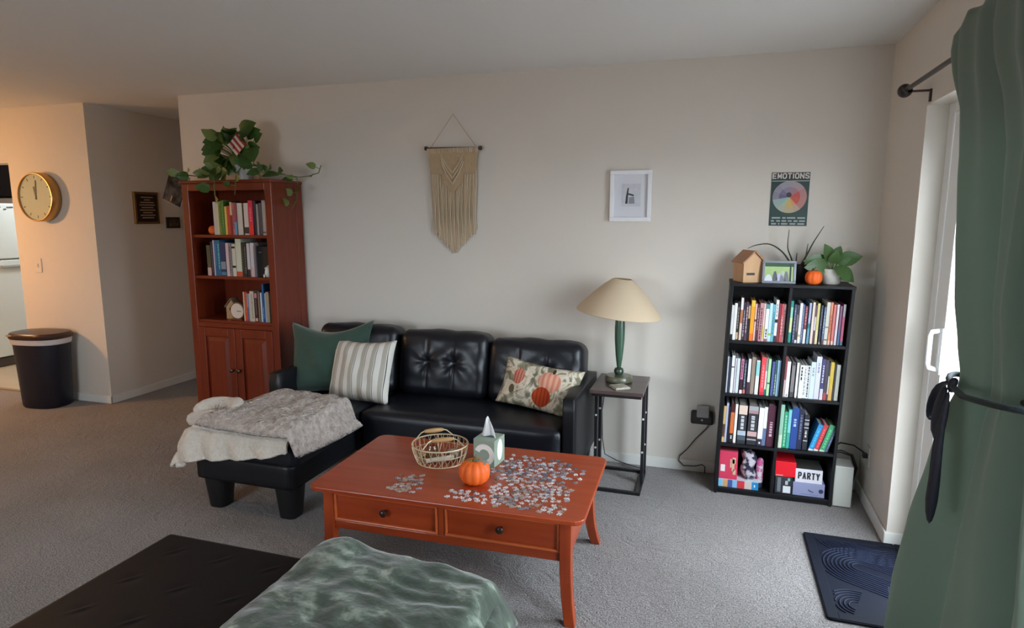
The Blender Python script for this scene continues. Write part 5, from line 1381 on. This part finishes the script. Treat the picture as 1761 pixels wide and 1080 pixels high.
op = thing('wall_plug', 'black plug in the outlet low on the right wall', 'plug', (RX, 3.685, .277))
MB().box(-.006, 0, -.035, .035, -.055, .055).build('plate', C(196, 190, 180), op, bevel=.002)
MB().box(-.03, -.006, -.016, .016, -.012, .012).build('plug', MPLASTB, op, bevel=.003)

# ------------------------------------------------------------------ door mat
def mat_mat():
    m = M('rubber_mat', (18, 22, 36), .7, .2)
    return m
dm = thing('door_mat', 'dark navy ridged rubber door mat on the carpet by the sliding door', 'mat', (.705, 2.872, 0))
MW2, MD2 = .437, .715
MB().prism(rrect(MW2, MD2, .02), .001, .010).build('mat_base', mat_mat(), dm, bevel=.002)
fr2 = MB()
for a in ((-MW2 / 2, -MW2 / 2 + .045, -MD2 / 2, MD2 / 2), (MW2 / 2 - .045, MW2 / 2, -MD2 / 2, MD2 / 2)): fr2.box(a[0] + .004, a[1], a[2] + .004, a[3] - .004, .009, .013)
fr2.box(-MW2 / 2 + .045, MW2 / 2 - .045, -MD2 / 2 + .004, -MD2 / 2 + .05, .009, .013); fr2.box(-MW2 / 2 + .045, MW2 / 2 - .045, MD2 / 2 - .05, MD2 / 2 - .004, .009, .013)
fr2.build('mat_border', M('rubber_border', (20, 24, 36), .7, .2), dm, bevel=.002)
rd = MB()
def clip_arc(cx, cy, r, a0, a1, n=18):
    pts = []
    for i in range(n + 1):
        a = RAD(a0 + (a1 - a0) * i / n); x, y = cx + r * cos(a), cy + r * sin(a)
        if abs(x) < MW2 / 2 - .05 and abs(y) < MD2 / 2 - .055: pts.append((x, y, .011))
        elif len(pts) > 1: rd.tube(pts, .0038, 5); pts = []
        else: pts = []
    if len(pts) > 1: rd.tube(pts, .0038, 5)
for j in range(9):                       # sweeping U bands across the mat
    r0 = .03 + .0165 * j
    clip_arc(-.02, .08, r0, 60, 245, 24)
    for (sx_, ang) in ((1, 60), (1, 245)):
        x0, y0 = -.02 + r0 * cos(RAD(ang)), .08 + r0 * sin(RAD(ang))
        pts = []
        for t in range(14):
            x, y = x0 + .024 * t * cos(RAD(-28)), y0 + .024 * t * sin(RAD(-28))
            if abs(x) < MW2 / 2 - .05 and abs(y) < MD2 / 2 - .055: pts.append((x, y, .011))
        if len(pts) > 1: rd.tube(pts, .0038, 5)
for j in range(6): clip_arc(-.09, -.24, .03 + .0165 * j, 70, 250, 18)
for j in range(5): clip_arc(.15, -.10, .03 + .0165 * j, 150, 280, 14)
for j in range(9): clip_arc(.10, .42, .16 + .0165 * j, 180, 290, 18)
o = rd.build('mat_ridges', M('rubber_ridge', (24, 31, 52), .65, .25), dm, smooth=80); o['kind'] = 'stuff'

# ------------------------------------------------------------------ ottoman and green blanket (foreground)
OX0, OX1, OY0, OY1, OZ = -1.872, -.60, .35, 1.705, .40
ot = thing('tufted_ottoman', 'large black tufted leather ottoman in the foreground', 'ottoman', (0, 0, 0))
TUF = [(x, y) for x in (-1.74, -1.545, -1.35, -1.15) for y in (1.60, 1.42, 1.25)]
def otuft(p, u, v, t):
    x, y, z = p
    if t > 0:
        X_, Y_ = x + (OX0 + OX1) / 2, y + (OY0 + OY1) / 2
        for cx, cy in TUF:
            dx, dy = X_ - cx, Y_ - cy
            if abs(dx) < .15 and abs(dy) < .15:
                z -= .003 * math.exp(-(dx * dx + dy * dy) / .03 ** 2)
                p_ = dx * .78 - dy * .62; q_ = dx * .62 + dy * .78
                z += .0045 * math.exp(-(p_ / .006) ** 2 - (q_ / .028) ** 2)
    return (x, y, z)
put_soft('cushion', OX0, OX1, OY0, OY1, .24, OZ, .022, MOTTO, ot, n=(230, 240, 6), bulge=(0, 0, .006), fn=otuft)
put_soft('base', OX0 + .015, OX1 - .015, OY0 + .015, OY1 - .015, .09, .25, .012, MOTTO, ot)
for x in (OX0 + .10, OX1 - .10):
    for y in (OY0 + .10, OY1 - .10):
        MB().lathe([(.022, 0), (.024, .004), (.034, .10), (.03, .10)], 16, Matrix.Translation((x, y, 0))).build('leg', MPLASTB, ot, smooth=40)
def velvet_mat():
    m = M('crushed_velvet', (92, 108, 94), .7, .2)
    nt = m.node_tree; N = nt.nodes; L = nt.links; b = N['Principled BSDF']
    tc_ = N.new('ShaderNodeTexCoord')
    n1 = N.new('ShaderNodeTexNoise'); n1.inputs['Scale'].default_value = 9; n1.inputs['Detail'].default_value = 8; n1.inputs['Roughness'].default_value = .6; n1.inputs['Distortion'].default_value = .25
    mp = N.new('ShaderNodeMapping'); mp.inputs['Scale'].default_value = (1, 1.5, 1); mp.inputs['Rotation'].default_value = (0, 0, .5)
    L.new(tc_.outputs['Object'], mp.inputs['Vector']); L.new(mp.outputs[0], n1.inputs['Vector'])
    cr = N.new('ShaderNodeValToRGB'); e = cr.color_ramp.elements
    e[0].position = .42; e[0].color = lin((62, 72, 62)); e[1].position = .70; e[1].color = lin((160, 170, 156))
    x = e.new(.54); x.color = lin((78, 90, 78))
    L.new(n1.outputs['Fac'], cr.inputs['Fac']); L.new(cr.outputs['Color'], b.inputs['Base Color'])
    b.inputs['Sheen Weight'].default_value = .5; b.inputs['Sheen Roughness'].default_value = .4
    bp = N.new('ShaderNodeBump'); bp.inputs['Strength'].default_value = .5; bp.inputs['Distance'].default_value = .02
    L.new(n1.outputs['Fac'], bp.inputs['Height']); L.new(bp.outputs['Normal'], b.inputs['Normal'])
    return m
MVEL = velvet_mat()
bl = thing('velvet_blanket', 'sage green plush blanket folded over the right half of the ottoman', 'blanket', (0, 0, 0))
def gblank(u, v):
    # u from left (0) to right (1); v from far edge (1) to near (0)
    X0, X1, Y0, Y1 = -1.245, -.515, .35, 1.80
    a, b = 2 * u - 1, 2 * v - 1
    xx = a * math.sqrt(max(0, 1 - max(0, b) ** 4 * .10)); yy = b
    x = (X0 + X1) / 2 + xx * (X1 - X0) / 2; y = (Y0 + Y1) / 2 + yy * (Y1 - Y0) / 2
    e = (max(0, 1 - abs(a) ** 7) * max(0, 1 - max(0, b) ** 14)) ** .5
    z = OZ + .012 + .058 * e
    z += (.012 * MN.noise(Vector((x * 5, y * 5, 1))) + .010 * MN.noise(Vector((x * 13, y * 9, 4))) + .006 * (1 - abs(MN.noise(Vector((x * 9 + y * 4, y * 16 - x * 3, 6)))) * 2)) * e
    z += .022 * math.exp(-((x + 1.13) / .10) ** 2 - ((y - 1.66) / .10) ** 2)
    if x > OX1: z -= (x - OX1) * 1.1
    if y > OY1: z -= (y - OY1) * .5
    y -= .10 * max(0, u - .25) * (1 if v > .5 else 0) * max(0, b)
    return (x, y, z)
gb_ = MB().grid(gblank, 110, 170)
gb_.build('top_layer', MVEL, bl, smooth=180, solid=.014)
# rolled right edge and hanging underside
re_ = MB()
re_.tube([(-.545, .35, .375), (-.540, .9, .378), (-.540, 1.30, .380), (-.545, 1.50, .385), (-.575, 1.62, .385), (-.66, 1.70, .395)], [.042, .042, .044, .046, .042, .02], 18)
for i, v in enumerate(re_.v):
    nn = MN.noise(Vector(v) * 9) * .014
    re_.v[i] = (v[0] + nn, v[1], v[2] + nn)
re_.build('rolled_edge', MVEL, bl, smooth=180, sub=1)
hu = MB()
hu.grid(lambda u, v: (-.585 + .055 * sin(v * 2.6) + .012 * sin(u * 17) * v, .35 + 1.22 * u, .40 - .16 * v), 40, 10)
hu.build('hanging_edge', MVEL, bl, smooth=180, solid=.010)

# ------------------------------------------------------------------ curtain, rod, tie
RODX, RODZ = .765, 2.097
rod = thing('curtain_rod', 'dark bronze curtain rod with ball finial above the sliding door', 'curtain rod', (RODX, 0, RODZ))
MROD = M('bronze_rod', (60, 54, 46), .4, .5, metal=.4)
MB().tube([(0, 3.24, 0), (0, .45, 0)], .0095, 12).build('pole', MROD, rod, smooth=60)
MB().lathe([(.006, -.012), (.018, -.008), (.029, .010), (.029, .024), (.018, .042), (.004, .048)], 20, Matrix.Translation((0, 3.235, 0)) @ Matrix.Rotation(RAD(-90), 4, 'X')).build('finial', M('finial_dark', (34, 28, 24), .35), rod, smooth=60)
for yy in (3.19, .55):
    br = MB(); br.box(-.004, .082, yy - .006, yy + .006, -.018, -.010); br.box(.078, .0856, yy - .008, yy + .008, -.06, -.008)
    br.box(-.012, .012, yy - .006, yy + .006, -.018, -.004)
    br.build('bracket', MROD, rod)
cu = thing('curtain', 'sage green blackout curtain tied back at the right edge', 'curtain', (0, 0, 0))
KEY = [ # z, y_left(far), y_right(near), x centre, fold amplitude
 (2.205, 2.600, 1.60, .765, .030), (2.155, 2.600, 1.60, .744, .012), (2.10, 2.590, 1.60, .740, .008), (2.05, 2.580, 1.60, .742, .012), (1.88, 2.540, 1.63, .755, .036), (1.70, 2.490, 1.68, .750, .040),
 (1.50, 2.430, 1.73, .750, .044), (1.31, 2.365, 1.79, .750, .044), (1.16, 2.290, 1.78, .750, .040), (1.085, 2.250, 1.80, .750, .034), (1.05, 2.255, 1.79, .750, .034), (.95, 2.330, 1.74, .750, .044),
 (.80, 2.375, 1.66, .745, .068), (.55, 2.455, 1.56, .735, .086), (.30, 2.515, 1.50, .725, .092), (.12, 2.550, 1.47, .725, .092), (.012, 2.575, 1.46, .725, .092)]
def key(z):
    for a, b in zip(KEY[:-1], KEY[1:]):
        if b[0] <= z <= a[0]:
            t = (a[0] - z) / (a[0] - b[0]); t2 = t * t * (3 - 2 * t) * .4 + t * .6
            return [a[i] + (b[i] - a[i]) * t2 for i in range(5)]
    return KEY[-1]
NF = 3.6
def curt(u, v):
    z = 2.205 + (.012 - 2.205) * v
    _, yl, yr, xc, am = key(z)
    ph_ = u * NF * 2 * pi + .9 * sin(u * 5.1 + 1.0) + .5 * MN.noise(Vector((u * 3, z * 1.2, 3)))
    am2 = am * (.75 + .5 * MN.noise(Vector((u * 6, z * .8, 9))))
    x = xc + am2 * sin(ph_) + (.012 + .012 * max(0, 1 - z)) * sin(2.3 * ph_ + 1.2 * z) + (.085 * u if z < 2.0 else 0) * min(1, (2.0 - z) * 4)
    y = yl + (yr - yl) * (u + .012 * cos(ph_))
    z += .012 * MN.noise(Vector((u * 14, 0, 2))) if v < .03 else 0
    return (x, y, z)
MCURT = M('curtain_cloth', (112, 126, 115), .75, .2, bump=(350, .2, 2, .002), trans=.15, sheen=.2)
MB().grid(curt, 200, 90).build('panel', MCURT, cu, smooth=180, solid=.003)
shade_mb = MB()  # dark strip on the lower far edge, painting the shade of a turned fold
def shade_strip(u, v):
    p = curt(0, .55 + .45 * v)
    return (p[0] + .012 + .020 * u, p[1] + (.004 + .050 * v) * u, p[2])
shade_mb.grid(shade_strip, 4, 40)
shade_mb.build('fold_shade_edge', M('fold_shade_green', (34, 50, 42), .85), cu, smooth=180, solid=.003)
tb_ = thing('curtain_tieback', 'dark navy cord tied in a bow around the curtain', 'tieback', (0, 0, 0))
MTIE = M('tie_cord', (22, 34, 36), .7, bump=(200, .4, 2, .003))
ring_ = []
for i in range(28):
    t = 2 * pi * i / 28
    y = 2.025 + .245 * cos(t); x = .750 + .062 * sin(t)
    ring_.append((x, y, 1.075 - .012 * cos(t) - .022 * (1 - abs(cos(t)))))
MB().tube(ring_, .009, 8, closed=True).build('band', MTIE, tb_, smooth=80)
MTIE2 = M('tie_cloth', (18, 22, 36), .7)
def ribbon(name, pts, r, flat=.35):
    MB().tube(pts, r, 8, flat=flat).build(name, MTIE2, tb_, smooth=80, sub=1)
ribbon('knot', [(.70, 2.120, 1.085), (.69, 2.125, 1.06), (.695, 2.130, 1.035)], [.014, .019, .013], .8)
ribbon('bow_loop', [(.69, 2.130, 1.07), (.685, 2.200, 1.045), (.685, 2.260, .985), (.685, 2.277, .93), (.685, 2.250, .905), (.69, 2.230, .94)], [.012, .015, .013, .011, .009, .005], .45)
ribbon('bow_loop', [(.68, 2.130, 1.06), (.668, 2.145, .99), (.665, 2.150, .90), (.668, 2.130, .865), (.678, 2.110, .93), (.685, 2.115, 1.03)], [.018, .028, .030, .022, .018, .012], .45)
ribbon('tail', [(.685, 2.120, 1.05), (.668, 2.100, .95), (.664, 2.090, .82), (.662, 2.100, .70), (.660, 2.090, .63)], [.010, .013, .018, .030, .008], .7)
ribbon('tail', [(.685, 2.120, 1.05), (.664, 2.120, .93), (.660, 2.110, .80), (.660, 2.115, .72)], [.010, .012, .013, .010], .6)
